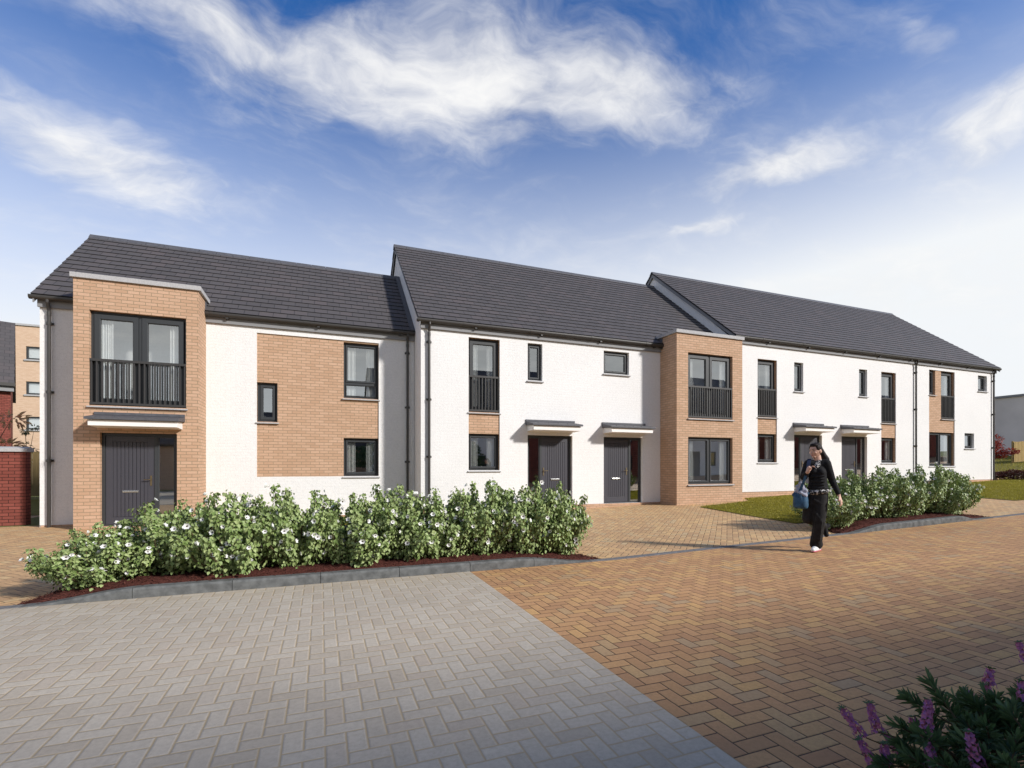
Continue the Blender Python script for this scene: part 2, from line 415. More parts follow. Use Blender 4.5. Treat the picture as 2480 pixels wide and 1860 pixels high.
# ------------------------------------------------------------------ ground: level at the left, rising to the right
def g_line(X):
    X = min(X, 75.); t = max(0., X - 4.)
    return .0235 * t + .00019 * t * t + .015 * max(0., X - 30.)
def gnd(X):
    a = math.floor(X); return g_line(a) + (g_line(a + 1) - g_line(a)) * (X - a)
def sheet(name, poly, dz, mat, kind='structure', holes=(), **tg):
    bm = bmesh.new(); vs = [bm.verts.new((x, y, 0)) for x, y in poly]; bm.faces.new(vs)
    xs = [p[0] for p in poly]
    for k in range(max(4, math.floor(min(xs))), min(76, math.ceil(max(xs)) + 1)):
        bmesh.ops.bisect_plane(bm, geom=bm.verts[:] + bm.edges[:] + bm.faces[:], plane_co=(k, 0, 0), plane_no=(1, 0, 0))
    bmesh.ops.triangulate(bm, faces=bm.faces[:])
    for v in bm.verts: v.co.z = gnd(v.co.x) + dz
    for f in bm.faces:
        f.normal_update()
        if f.normal.z < 0: f.normal_flip()
    m = bpy.data.meshes.new(name); bm.to_mesh(m); bm.free(); m.materials.append(mat)
    o = bpy.data.objects.new(name, m); COL.objects.link(o); return tag(o, kind=kind, **tg)

P1, P2, B1, B2 = 14.18, 13.20, 13.38, 12.40
KY = 6.20                                          # front of the kerb
sheet('ground', [(-400, -300), (400, -300), (400, 500), (-400, 500)], 0., M['earth'])
sheet('road', [(-30, -4.6), (60, -4.6), (60, KY), (-30, KY)], .004, M['orange'])
sheet('forecourt', [(-30, KY + .1), (45, KY + .1), (45, P2 + 1.4), (-7.2, P2 + 1.4), (-7.2, 19.), (-30, 19.)], .004, M['orange45'])
sheet('parking_bay', [(-14, -4.6), (1.82, -4.6), (1.82, KY), (-14, KY)], .008, M['grey'])

# ------------------------------------------------------------------ building pieces
def wall_holes(mb, x0, x1, z0, z1, Y, holes, depth, mi=0):
    """front wall facing -Y with openings (x0, x1, z0, z1) and their reveals"""
    xs = sorted({x0, x1, *[h[0] for h in holes], *[h[1] for h in holes]})
    zs = sorted({z0, z1, *[h[2] for h in holes], *[h[3] for h in holes]})
    for a, b in zip(xs, xs[1:]):
        for c, d in zip(zs, zs[1:]):
            cx, cz = (a + b) / 2, (c + d) / 2
            if any(h[0] < cx < h[1] and h[2] < cz < h[3] for h in holes): continue
            mb.quad((a, Y, c), (b, Y, c), (b, Y, d), (a, Y, d), mi=mi)
    for h in holes:
        a, b, c, d = h[:4]; dp = h[4] if len(h) > 4 else depth
        mb.quad((a, Y, c), (a, Y, d), (a, Y + dp, d), (a, Y + dp, c), mi=mi)
        mb.quad((b, Y, c), (b, Y + dp, c), (b, Y + dp, d), (b, Y, d), mi=mi)
        mb.quad((a, Y, d), (b, Y, d), (b, Y + dp, d), (a, Y + dp, d), mi=mi)
        mb.quad((a, Y, c), (a, Y + dp, c), (b, Y + dp, c), (b, Y, c), mi=mi)

def frame_ring(mb, x0, x1, z0, z1, Y, wd, dp):
    """mitred frame: four bars with bevelled inner edge"""
    o = [(x0, z0), (x1, z0), (x1, z1), (x0, z1)]; i_ = [(x0 + wd, z0 + wd), (x1 - wd, z0 + wd), (x1 - wd, z1 - wd), (x0 + wd, z1 - wd)]
    ch = .012; j_ = [(x0 + wd - ch, z0 + wd - ch), (x1 - wd + ch, z0 + wd - ch), (x1 - wd + ch, z1 - wd + ch), (x0 + wd - ch, z1 - wd + ch)]
    for k in range(4):
        n = (k + 1) % 4
        mb.quad((o[k][0], Y, o[k][1]), (o[n][0], Y, o[n][1]), (j_[n][0], Y, j_[n][1]), (j_[k][0], Y, j_[k][1]))
        mb.quad((j_[k][0], Y, j_[k][1]), (j_[n][0], Y, j_[n][1]), (i_[n][0], Y + ch, i_[n][1]), (i_[k][0], Y + ch, i_[k][1]))
        mb.quad((i_[k][0], Y + ch, i_[k][1]), (i_[n][0], Y + ch, i_[n][1]), (i_[n][0], Y + dp, i_[n][1]), (i_[k][0], Y + dp, i_[k][1]))
        mb.quad((o[k][0], Y + dp, o[k][1]), (o[n][0], Y + dp, o[n][1]), (o[n][0], Y, o[n][1]), (o[k][0], Y, o[k][1]))

def window(house, x0, x1, z0, z1, Y, kind='single', sill=True, curtains=True, rec=.10, rail=False, wide=0.):
    """frame with one or two casements; pane, sill and curtains are its pieces"""
    mb = MB(); yf = Y + rec; of = .055
    frame_ring(mb, x0, x1, z0, z1, yf, of, .07)
    panes = []
    cw = .075 if wide == 0 else wide
    if kind == 'double':
        mx = (x0 + x1) / 2; mb.box(mx - .028, mx + .028, yf + .001, yf + .07, z0 + of, z1 - of)
        cells = [(x0 + of, mx - .028, z0 + of, z1 - of), (mx + .028, x1 - of, z0 + of, z1 - of)]
    elif kind == 'transom':
        tz = z0 + (z1 - z0) * .27; mb.box(x0 + of, x1 - of, yf + .001, yf + .07, tz - .03, tz + .03)
        cells = [(x0 + of, x1 - of, tz + .03, z1 - of), (x0 + of, x1 - of, z0 + of, tz - .03)]
    else: cells = [(x0 + of, x1 - of, z0 + of, z1 - of)]
    for ci, (a, b, c, d) in enumerate(cells):
        k = cw if not (kind == 'transom' and ci == 1) else .02
        frame_ring(mb, a + .006, b - .006, c + .006, d - .006, yf - .018, k, .06)
        panes.append((a + .006 + k, b - .006 - k, c + .006 + k, d - .006 - k))
    f = mb.build('window', M['metal'], house)
    g = MB()
    for a, b, c, d in panes: g.quad((a, yf + .025, c), (b, yf + .025, c), (b, yf + .025, d), (a, yf + .025, d))
    g.build('pane', M['glass'], f)
    if sill:
        s = MB(); s.extrude_x([(Y - .055, z0 - .052), (Y + rec + .02, z0 - .052), (Y + rec + .02, z0 - .001), (Y - .055, z0 - .022)], x0 - .035, x1 + .035)
        s.build('sill', M['stone'], f, bevel=.004)
    if curtains:
        wdt = min(.30, (x1 - x0) * .27)
        for a, b in ((x0 + .07, x0 + .07 + wdt), (x1 - .07 - wdt, x1 - .07)):
            c = MB(); n = 22; yc = yf + .115
            P = [(a + (b - a) * k / n, yc + .028 * math.sin(k * 1.9 + a * 5) + .012 * math.sin(k * .8)) for k in range(n + 1)]
            for p, q_ in zip(P, P[1:]): c.quad((p[0], p[1], z0 + .03), (q_[0], q_[1], z0 + .03), (q_[0], q_[1], z1 - .02), (p[0], p[1], z1 - .02))
            c.build('curtain', M['curtain'], f, smooth=True)
    if rail:
        r = MB(); zt = z0 + 1.03; ya, yb = Y + .012, Y + .058
        r.box(x0 + .004, x1 - .004, ya - .008, yb + .002, zt - .055, zt); r.box(x0 + .004, x1 - .004, ya - .008, yb + .002, z0 + .02, z0 + .07)
        nb = max(8, round((x1 - x0) / .098))
        for k in range(nb + 1):
            xc = x0 + .03 + (x1 - x0 - .06) * k / nb; r.box(xc - .013, xc + .013, ya, yb - .004, z0 + .069, zt - .054)
        r.build('balcony_railing', M['railing'], house)
    return f

def door(house, x0, x1, z0, z1, Y, light='right', rec=.10):
    """frame, grooved leaf with handle and letter plate, glazed side panel"""
    yf = Y + rec; mb = MB(); fr = .06; lw = .92
    xa, xb = (x0 + fr, x0 + fr + lw) if light == 'right' else (x1 - fr - lw, x1 - fr)
    mb.box(x0, x0 + fr, yf, yf + .08, z0, z1); mb.box(x1 - fr, x1, yf, yf + .08, z0, z1); mb.box(x0 + fr, x1 - fr, yf, yf + .08, z1 - fr, z1)
    mb.box(x0 + fr, x1 - fr, yf + .01, yf + .08, z0, z0 + .03)
    sx = (xb, xb + fr) if light == 'right' else (xa - fr, xa)
    mb.box(sx[0], sx[1], yf + .001, yf + .08, z0 + .03, z1 - fr)
    ga, gb = (sx[1], x1 - fr) if light == 'right' else (x0 + fr, sx[0])
    frame_ring(mb, ga, gb, z0 + .03, z1 - fr, yf + .012, .03, .05)
    d = mb.build('door', M['metal'], house)
    lf = MB(); za, zb = z0 + .032, z1 - fr - .004; a, b = xa + .004, xb - .004; yl = yf + .022; st = .13
    lf.box(a, a + st, yl, yl + .045, za, zb); lf.box(b - st, b, yl, yl + .045, za, zb); lf.box(a + st, b - st, yl, yl + .045, zb - st, zb); lf.box(a + st, b - st, yl, yl + .045, za, za + .16)
    nb = 9; bw = (b - a - 2 * st) / nb
    lf.box(a + st, b - st, yl + .022, yl + .04, za + .16, zb - st)
    for k in range(nb): lf.box(a + st + k * bw + .005, a + st + (k + 1) * bw - .005, yl + .005, yl + .03, za + .165, zb - st - .005)
    lo = lf.build('leaf', M['door'], d, bevel=.003)
    hx = b - .065 if light == 'right' else a + .065; sg = -1 if light == 'right' else 1; hz = z0 + 1.02
    h = MB(); h.box(hx - .018, hx + .018, yl - .012, yl, hz - .13, hz + .10)
    h.tube([(hx, yl - .01, hz + .01), (hx, yl - .055, hz + .01), (hx + sg * .03, yl - .06, hz + .012), (hx + sg * .13, yl - .058, hz + .008)], .009, 8)
    h.build('handle', M['brass'], d, smooth=False)
    lp = MB(); mxx = (a + b) / 2; lp.box(mxx - .15, mxx + .15, yl - .008, yl + .004, z0 + .74, z0 + .79); lp.box(mxx - .135, mxx + .135, yl - .014, yl - .004, z0 + .75, z0 + .78)
    lp.build('letter_plate', M['chrome'], d, bevel=.003)
    g = MB(); g.quad((ga + .03, yf + .03, z0 + .06), (gb - .03, yf + .03, z0 + .06), (gb - .03, yf + .03, z1 - fr - .03), (ga + .03, yf + .03, z1 - fr - .03))
    g.build('pane', M['glass'], d); return d

def canopy(house, x0, x1, F, Y, flip=False):
    """white box with a dark sheet-metal slab sloping forward"""
    c = MB(); d = .54
    c.extrude_x([(Y - d, F + 2.33), (Y + .0, F + 2.36), (Y + .0, F + 2.47), (Y - d, F + 2.385)], x0, x1)
    c.box(x0 + .0, x1 - .0, Y - .035, Y, F + 2.468, F + 2.53)
    for k in range(5):
        xx = x0 + .2 + (x1 - x0 - .4) * k / 4
        c.box(xx - .008, xx + .008, Y - d * .96, Y - d * .90, F + 2.39, F + 2.405)
    o = c.build('canopy', M['lead'], house, bevel=.004)
    b = MB(); b.extrude_x([(Y - d + .06, F + 2.20), (Y, F + 2.18), (Y, F + 2.358), (Y - d + .06, F + 2.328)], x0 + .05, x1 - .05)
    b.build('canopy_box', M['white'], o, bevel=.006)

def downpipe(house, x, Y, z0, z1, swan=.14):
    p = MB(); yp = Y - .065
    p.tube([(x, Y - swan, z1 + .02), (x, Y - swan, z1 - .09), (x, yp - .02, z1 - .20), (x, yp, z1 - .27), (x, yp, z0)], .034, 14)
    p.tube([(x, yp, z1 - .30), (x, yp, z1 - .38)], .041, 14)
    o = p.build('downpipe', M['pipe'], house, smooth=False)
    z = z1 - .55
    while z > z0 + .2:
        b = MB(); b.tube([(x, yp, z - .035), (x, yp, z + .035)], .043, 14); b.box(x - .07, x + .07, Y - .03, Y, z - .025, z + .025)
        b.build('pipe_bracket', M['pipe'], o); z -= 1.55

def gutter(house, x0, x1, Y, zt):
    """half-round gutter hung in front of the fascia"""
    g = MB(); yc = Y - .128; r = .062
    prof = [(yc + r * math.cos(t), zt - .03 + r * math.sin(t)) for t in [math.pi * (1 + k / 9) for k in range(10)]]
    prof = [(yc - r, zt)] + prof + [(yc + r, zt), (yc + r - .008, zt), (yc + r - .008, zt - .03)] + [(yc + (r - .008) * math.cos(t), zt - .03 + (r - .008) * math.sin(t)) for t in [math.pi * (2 - k / 9) for k in range(10)]] + [(yc - r + .008, zt)]
    g.extrude_x(prof, x0, x1)
    n = max(1, int((x1 - x0) / 1.9))
    for k in range(1, n + 1):
        xc = x0 + (x1 - x0) * (k - .35) / n
        pr = [(yc + (r + .006) * math.cos(t), zt - .03 + (r + .006) * math.sin(t)) for t in [math.pi * (1 + q_ / 9) for q_ in range(10)]]
        g.extrude_x([(yc - r - .006, zt + .003)] + pr + [(yc + r + .006, zt + .003)], xc - .035, xc + .035)
        g.box(xc + .30, xc + .36, yc - .02, Y - .06, zt - .125, zt - .09)
    g.build('gutter', M['pipe'], house)

def roof(house, x0, x1, Ye, ze, Yr, zr, v0=True, v1=True):
    """both slopes as stepped courses of slate, plus ridge tiles and verges"""
    run, rise = Yr - Ye, zr - ze; L = math.hypot(run, rise); n = max(3, round(L / .268)); c = L / n
    ny, nz = -rise / L, run / L
    mb = MB()
    for side in (1, -1):
        def P(t, h, x):
            y = run * t / L; z = ze + rise * t / L
            yy = Ye + y + ny * h if side == 1 else 2 * Yr - (Ye + y + ny * h)
            return (x, yy, z + nz * h)
        for k in range(n):
            t0, t1 = k * c, (k + 1) * c; j0 = .004 * math.sin(k * 2.3)
            a, b = x0 + j0, x1 + j0
            u = lambda X, T: (X, T * .268 / c)
            def Q(p, uv):
                if side == -1: p = p[::-1]; uv = uv[::-1]
                mb.quad(*p, uv=uv)
            Q([P(t0, .026, a), P(t0, .026, b), P(t1, .010, b), P(t1, .010, a)], [u(a, t0), u(b, t0), u(b, t1), u(a, t1)])
            dk = [(.001, .001)] * 4
            Q([P(t0, -.004, a), P(t0, -.004, b), P(t0, .026, b), P(t0, .026, a)], dk)
            for X, s_ in ((a, 1), (b, -1)):
                p = [P(t0, -.03, X), P(t0, .026, X), P(t1, .010, X), P(t1, -.03, X)]
                if (s_ == 1) == (side == 1): mb.quad(*p, uv=dk)
                else: mb.quad(*p[::-1], uv=dk)
        p = [P(0, -.03, x0), P(L, -.03, x0), P(L, -.03, x1), P(0, -.03, x1)]
        mb.quad(*(p if side == 1 else p[::-1]), uv=[(.001, .001)] * 4)
    r = mb.build('roof', M['slate'], house)
    rt = MB(); X = x0 - .01; hw = .13
    while X < x1 - .02:
        e = min(X + .44, x1 + .01); s_ = rise / run
        rt.extrude_x([(Yr - hw, zr - hw * s_ + .035), (Yr - .03, zr + .045), (Yr + .03, zr + .045), (Yr + hw, zr - hw * s_ + .035), (Yr + hw, zr - hw * s_ + .01), (Yr, zr + .012), (Yr - hw, zr - hw * s_ + .01)], X, e - .008); X = e
    rt.build('ridge_tiles', M['lead'], r)
    for on, X, sg in ((v0, x0, 1), (v1, x1, -1)):
        if not on: continue
        vb = MB(); sl = rise / run
        for sd_ in (1, -1):
            ya, yb = (Ye, Yr) if sd_ == 1 else (2 * Yr - Ye, Yr)
            xa, xb = sorted((X + sg * .03, X + sg * .055)); b0 = len(vb.v)
            for xx in (xa, xb): vb.v += [(xx, ya, ze - .18), (xx, yb, zr - .20), (xx, yb, zr - .035), (xx, ya, ze - .035)]
            for f in ((0, 1, 2, 3), (7, 6, 5, 4), (0, 4, 5, 1), (1, 5, 6, 2), (2, 6, 7, 3), (3, 7, 4, 0)): vb.f.append(tuple(b0 + q_ for q_ in f)); vb.mi.append(0)
        vb.build('bargeboard', M['fascia'], house)
    return r

def gable(mb, X, Yf, Yr, zb, zw, zr, ze_off=.0, mi=0):
    Yb = 2 * Yr - Yf; p = [(X, Yf, zb), (X, Yf, zw), (X, Yr, zr), (X, Yb, zw), (X, Yb, zb)]
    mb.quad(*p, mi=mi)

def shell(house, x0, x1, Y, Yr, F, zw, zr, holes, panels, plinth_z, left=True, right=True, floor2=None, wallmat='render', bottom=None):
    """outer walls; panels are (hole, windows in it) of brick set 3 cm back"""
    mb = MB(); zt = zw + .10
    wall_holes(mb, x0, x1, F, zt, Y, holes + [(*p[0], .03) for p in panels], .17)
    Yb = 2 * Yr - Y; sl = (zr - zw - .16) / (Yr - Y)
    for on, X in ((left, x0), (right, x1)):
        if on: gable(mb, X, Y, Yr, -.1, zt, zr - .06)
    mb.quad((x1, Yb, -.1), (x0, Yb, -.1), (x0, Yb, zt), (x1, Yb, zt))
    wl = mb.build('wall', M[wallmat], house)
    for hole, wins in panels:
        pb = MB(); wall_holes(pb, *hole, Y + .03, wins, .14); pb.build('brick_panel', M['buff'], house)
    pl_ = MB(); pl_.box(x0 + .012, x1 - .012, Y + .010, Y + .1, plinth_z, F - .002); pl_.build('plinth', M['buff'], house)
    f = MB(); f.box(x0 - .02, x1 + (.02 if right else 0), Y - .06, Y - .002, zw, zw + .235)
    f.build('fascia', M['fascia'], house)
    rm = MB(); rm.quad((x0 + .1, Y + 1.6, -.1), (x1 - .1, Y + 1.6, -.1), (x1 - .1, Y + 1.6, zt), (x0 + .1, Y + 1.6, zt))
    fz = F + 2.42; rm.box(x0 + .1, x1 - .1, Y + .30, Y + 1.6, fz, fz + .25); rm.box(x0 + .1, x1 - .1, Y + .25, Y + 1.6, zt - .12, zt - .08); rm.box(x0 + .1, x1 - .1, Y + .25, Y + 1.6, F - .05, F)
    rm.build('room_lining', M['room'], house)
    return wl

def bay(house, x0, x1, Yb, Y, F, zt, holes, wins):
    """projecting brick bay up to its coping"""
    mb = MB(); wall_holes(mb, x0, x1, -.1, zt, Yb, holes, .17)
    mb.quad((x0, Y + 2., -.1), (x0, Yb, -.1), (x0, Yb, zt), (x0, Y + 2., zt)); mb.quad((x1, Yb, -.1), (x1, Y + 2., -.1), (x1, Y + 2., zt), (x1, Yb, zt))
    mb.build('bay_wall', M['buff'], house)
    c = MB(); o = .05; yl = Y + .22
    c.box(x0 - o, x1 + o, Yb - o, Yb + .2, zt - .002, zt + .105)
    c.box(x0 - o, x0 + .2, Yb + .2, yl, zt - .002, zt + .105); c.box(x1 - .2, x1 + o, Yb + .2, yl, zt - .002, zt + .105)
    c.box(x0 + .2, x1 - .2, Yb + .2, Y + .7, zt - .03, zt + .03)
    c.build('coping', M['stone'], house, bevel=.006)
    for a, b in ((x0 - .10, x0), (x1, x1 + .10)):
        fl = MB(); s_ = -1 if a < x0 else 1; xx = x0 if s_ < 0 else x1
        pr = [(Y - .12, zt - .36), (Y + .3, zt - .03), (Y + .3, zt - .01), (Y - .12, zt - .01)]
        fl.extrude_x(pr, min(xx, xx + s_ * .012), max(xx, xx + s_ * .012)); fl.extrude_x([(Y - .14, zt - .37), (Y + .26, zt - .045), (Y + .26, zt - .03), (Y - .14, zt - .355)], min(xx, xx + s_ * .10), max(xx, xx + s_ * .10))
        fl.build('flashing', M['lead'], house)

# ------------------------------------------------------------------ the terrace
WB = 'terraced house'
GRP = 'houses of the terrace'
# left house, with the large brick bay
h1 = thing('terraced_house', (-2., P1, 0), 'leftmost white terraced house, lowest roof, brick bay and grey door behind flowering shrubs', WB, GRP)
w_up = (.58, 1.51, 3.26, 4.79); w_g = (.58, 1.51, 1.11, 2.16); w_s = (-1.53, -1.06, 2.54, 3.56)
shell(h1, -5.91, 2.50, P1, 17.08, .05, 4.97, 7.82, [], [((-1.54, 1.51, 1.11, 4.83), [w_up, w_g, (-1.54, *w_s[1:])])], -.1, True, False)
roof(h1, -6.0, 2.50, P1 - .16, 5.21, 17.08, 7.82, True, False)
gutter(h1, -6.04, 2.49, P1, 5.20)
bay(h1, -5.01, -2.67, B1, P1, .05, 5.49, [(-4.73, -2.92, 2.73, 4.82), (-4.54, -3.10, .05, 2.13)], None)
window(h1, -4.73, -2.92, 2.73, 4.82, B1, 'double', rail=True, wide=.11)
window(h1, *w_up, P1 + .02, 'transom', wide=.05); window(h1, *w_g, P1 + .02, wide=.05); window(h1, *w_s, P1 + .02, curtains=False, wide=.07)
door(h1, -4.54, -3.10, .05, 2.13, B1, 'right'); canopy(h1, -4.64, -2.94, .05, B1)
downpipe(h1, -5.72, P1, 0., 5.16); downpipe(h1, 2.30, P1, 0., 5.16)
fl = MB(); rs = (7.82 - 5.21) / (17.08 - P1 + .16); b0 = len(fl.v)
for xx in (2.36, 2.498): fl.v += [(xx, P1 - .14, 5.21 + .045), (xx, 17.08, 7.82 + .045), (xx, 17.08, 7.82 + .065), (xx, P1 - .14, 5.21 + .065)]
for f in ((0, 1, 2, 3), (7, 6, 5, 4), (0, 4, 5, 1), (1, 5, 6, 2), (2, 6, 7, 3), (3, 7, 4, 0)): fl.f.append(tuple(b0 + q_ for q_ in f)); fl.mi.append(0)
for xx in (2.494, 2.499): pass
fl.build('flashing', M['lead'], h1)

# middle house, two doors and the second bay
h2 = thing('terraced_house', (7., P2, 0), 'white terraced house with two canopied doors directly left of the narrower brick bay', WB, GRP)
def col(x0, x1, F): return ((x0, x1, F + 1.05, F + 4.77), [(x0, x1, F + 2.69, F + 4.77), (x0, x1, F + 1.05, F + 2.08)])
F = .22
hs = [(5.63, 6.10, 3.90, 4.99), (8.20, 9.13, 4.28, 4.99), (5.63, 7.10, F, 2.30), (8.20, 9.65, F, 2.30)]
shell(h2, 2.506, 13.02, P2, 17.72, F, 5.10, 9.19, hs, [col(3.84, 4.76, F)], -.1, True, False)
roof(h2, 2.41, 13.50, P2 - .16, 5.335, 17.72, 9.19, True, False)
gutter(h2, 2.38, 10.40, P2, 5.325)
bay(h2, 10.337, 13.02, B2, P2, F, 5.555, [(10.78, 12.60, 2.91, 4.98), (10.78, 12.60, .81, 2.31)], None)
window(h2, 10.78, 12.60, 2.91, 4.98, B2, 'double', rail=True, wide=.10); window(h2, 10.78, 12.60, .81, 2.31, B2, 'double', wide=.05)
window(h2, 3.84, 4.76, F + 2.69, F + 4.77, P2 + .02, rail=True, wide=.10); window(h2, 3.84, 4.76, F + 1.05, F + 2.08, P2 + .02, wide=.05)
window(h2, 5.63, 6.10, 3.90, 4.99, P2, curtains=False, wide=.05); window(h2, 8.20, 9.13, 4.28, 4.99, P2, curtains=False, wide=.05)
door(h2, 5.63, 7.10, F, 2.30, P2, 'left'); door(h2, 8.20, 9.65, F, 2.30, P2, 'right')
canopy(h2, 5.56, 7.17, F, P2); canopy(h2, 8.13, 9.74, F, P2)
downpipe(h2, 2.72, P2, .0, 5.29)

# third house, two doors, and the end house, under one long roof
h3 = thing('terraced_house', (18., P2, .2), 'white terraced house right of the second brick bay, its doors behind the walking woman', WB, GRP)
F = .47
hs = [(16.39, 16.86, 4.18, 5.25), (19.96, 20.44, 4.18, 5.25), (16.39, 17.86, F, 2.56), (18.95, 20.44, F, 2.56)]
shell(h3, 13.03, 23.40, P2, 17.72, F, 5.70, 9.79, hs, [col(14.58, 15.52, F), col(21.30, 22.22, F)], -.1, False, True)
mb = MB(); gable(mb, 13.52, P2 + .01, 17.72, 1., 5.80, 9.73); mb.build('gable_wall', M['render'], h3)
roof(h3, 13.42, 23.40, P2 - .16, 5.935, 17.72, 9.79, True, False)
gutter(h3, 13.38, 23.40, P2, 5.925)
for a, b in ((14.58, 15.52), (21.30, 22.22)):
    window(h3, a, b, F + 2.69, F + 4.77, P2 + .02, rail=True, wide=.10); window(h3, a, b, F + 1.05, F + 2.08, P2 + .02, wide=.05)
window(h3, 16.39, 16.86, 4.18, 5.25, P2, curtains=False, wide=.05); window(h3, 19.96, 20.44, 4.18, 5.25, P2, curtains=False, wide=.05)
door(h3, 16.39, 17.86, F, 2.56, P2, 'left'); door(h3, 18.95, 20.44, F, 2.56, P2, 'right')
canopy(h3, 16.32, 17.93, F, P2); canopy(h3, 18.88, 20.51, F, P2)

h4 = thing('terraced_house', (26., P2, .5), 'rightmost white terraced house, no front door, L-shaped brick panel between two downpipes', WB, GRP)
F = .77
hs = [(28.01, 28.72, 4.83, 5.54), (26.99, 27.71, 2.19, 2.87)]
pan = [(24.43, 24.91, 4.48, 5.55), (25.32, 26.25, 3.46, 5.55), (24.43, 26.25, 1.39, 2.86)]
shell(h4, 23.402, 29.36, P2, 17.72, F, 5.70, 9.79, hs, [((24.43, 26.25, 1.39, 5.55), pan)], -.1, False, True)
roof(h4, 23.402, 29.46, P2 - .16, 5.935, 17.72, 9.79, False, True)
gutter(h4, 23.402, 29.50, P2, 5.925)
window(h4, *pan[0], P2 + .02, curtains=False, wide=.05); window(h4, *pan[1], P2 + .02, rail=True, wide=.10); window(h4, *pan[2], P2 + .02, 'double', wide=.05)
window(h4, 28.01, 28.72, 4.83, 5.54, P2, curtains=False, wide=.05); window(h4, 26.99, 27.71, 2.19, 2.87, P2, curtains=False, wide=.05)
downpipe(h4, 23.43, P2, .45, 5.89); downpipe(h4, 29.13, P2, .6, 5.89)

# ------------------------------------------------------------------ houses across the road, behind the viewer (they shade the street and show in the panes)
def plain_house(x0, x1, Y, Yr, zw, zr, mat, label, wins, drs):
    o = thing('opposite_house', ((x0 + x1) / 2, Y, 0), label, 'house', 'houses across the road')
    mb = MB(); Yb = 2 * Yr - Y
    holes = wins + drs
    nb = MB(); wall_holes(nb, -x1, -x0, -.1, zw, -Y, [(-b, -a, c, d) for a, b, c, d in holes], .12)
    mb.v += [(-x, -y, z) for x, y, z in nb.v]; mb.f += nb.f; mb.mi += nb.mi
    for X in (x0, x1): gable(mb, X, Y, Yr, -.1, zw, zr - .05)
    mb.quad((x0, Yb, -.1), (x1, Yb, -.1), (x1, Yb, zw), (x0, Yb, zw))
    mb.build('wall', M[mat], o)
    r = MB()
    for s_ in (1, -1):
        ya = Y + .2 if s_ == 1 else Yb - .2
        p = [(x0 - .1, ya, zw + .05), (x1 + .1, ya, zw + .05), (x1 + .1, Yr, zr), (x0 - .1, Yr, zr)]
        lo = [(x, y, z - .12) for x, y, z in p]; ln = math.hypot(ya - Yr, zr - zw)
        r.quad(*(p[::-1] if s_ == 1 else p), uv=[(x0, ln), (x1, ln), (x1, 0), (x0, 0)] if s_ == 1 else [(x0, 0), (x1, 0), (x1, ln), (x0, ln)]); r.quad(*(lo if s_ == 1 else lo[::-1]), uv=[(.001, .001)] * 4)
    r.build('roof', M['slate'], o)
    for a, b, c, d in wins:
        f = MB(); f.box(a, b, Y - .12, Y - .06, c, c + .07); f.box(a, b, Y - .12, Y - .06, d - .07, d); f.box(a, a + .07, Y - .12, Y - .06, c + .07, d - .07); f.box(b - .07, b, Y - .12, Y - .06, c + .07, d - .07)
        f = f.build('window', M['metal'], o); g_ = MB(); g_.quad((b - .07, Y - .09, c + .07), (a + .07, Y - .09, c + .07), (a + .07, Y - .09, d - .07), (b - .07, Y - .09, d - .07)); g_.build('pane', M['glass'], f)
    for a, b, c, d in drs:
        f = MB(); f.box(a, b, Y - .12, Y - .06, c, d)
        for k in range(8): f.box(a + .1 + k * (b - a - .2) / 8, a + .09 + (k + 1) * (b - a - .2) / 8, Y - .062, Y - .05, c + .1, d - .1)
        f.build('door', M['door'], o)
def rowwins(xs, F=.1): 
    out = []
    for x in xs: out += [(x, x + .95, F + 1.0, F + 2.1), (x, x + .95, F + 3.1, F + 4.7)]
    return out
plain_house(3.2, 13., -4.9, -8.5, 5.1, 8.55, 'render', 'white rendered house across the road with slate roof', rowwins([4.2, 7.4, 11.]), [(5.8, 6.8, .05, 2.1), (9.4, 10.4, .05, 2.1)])
plain_house(13.2, 23., -4.9, -8.5, 5.3, 8.75, 'red', 'red brick house across the road with slate roof', rowwins([14.4, 17.8, 21.2]), [(16.2, 17.2, .2, 2.2), (19.6, 20.6, .2, 2.2)])
plain_house(23.2, 33., -4.9, -8.5, 5.5, 8.95, 'render', 'white rendered end house across the road with slate roof', rowwins([24.4, 27.8, 31.2], .4), [(26.2, 27.2, .5, 2.5)])
plain_house(-9., 3., -7.0, -10., 2.6, 5.2, 'buff', 'low buff brick outbuilding across the road', [], [(-2., -.9, .05, 2.1)])
plain_house(37., 60., -4.9, -9.5, 6., 9.3, 'red', 'long red brick house farther along the road', rowwins([38.5, 43, 48, 53], .9), [(41, 42, .9, 2.9)])

# ------------------------------------------------------------------ left background
gw = thing('garden_wall', (-9., 15., 0), 'red brick garden wall with grey coping left of the terrace', 'wall')
b = MB(); b.box(-16., -6.45, 14.86, 15.08, -.1, 1.72); b.build('brickwork', M['red'], gw)
b = MB(); X = -16.
while X < -6.5:
    e = min(X + .9, -6.40); b.extrude_x([(14.81, 1.722), (15.13, 1.722), (15.13, 1.80), (14.97, 1.845), (14.81, 1.80)], X, e - .006); X = e
b.build('coping', M['stone'], gw, bevel=.006)

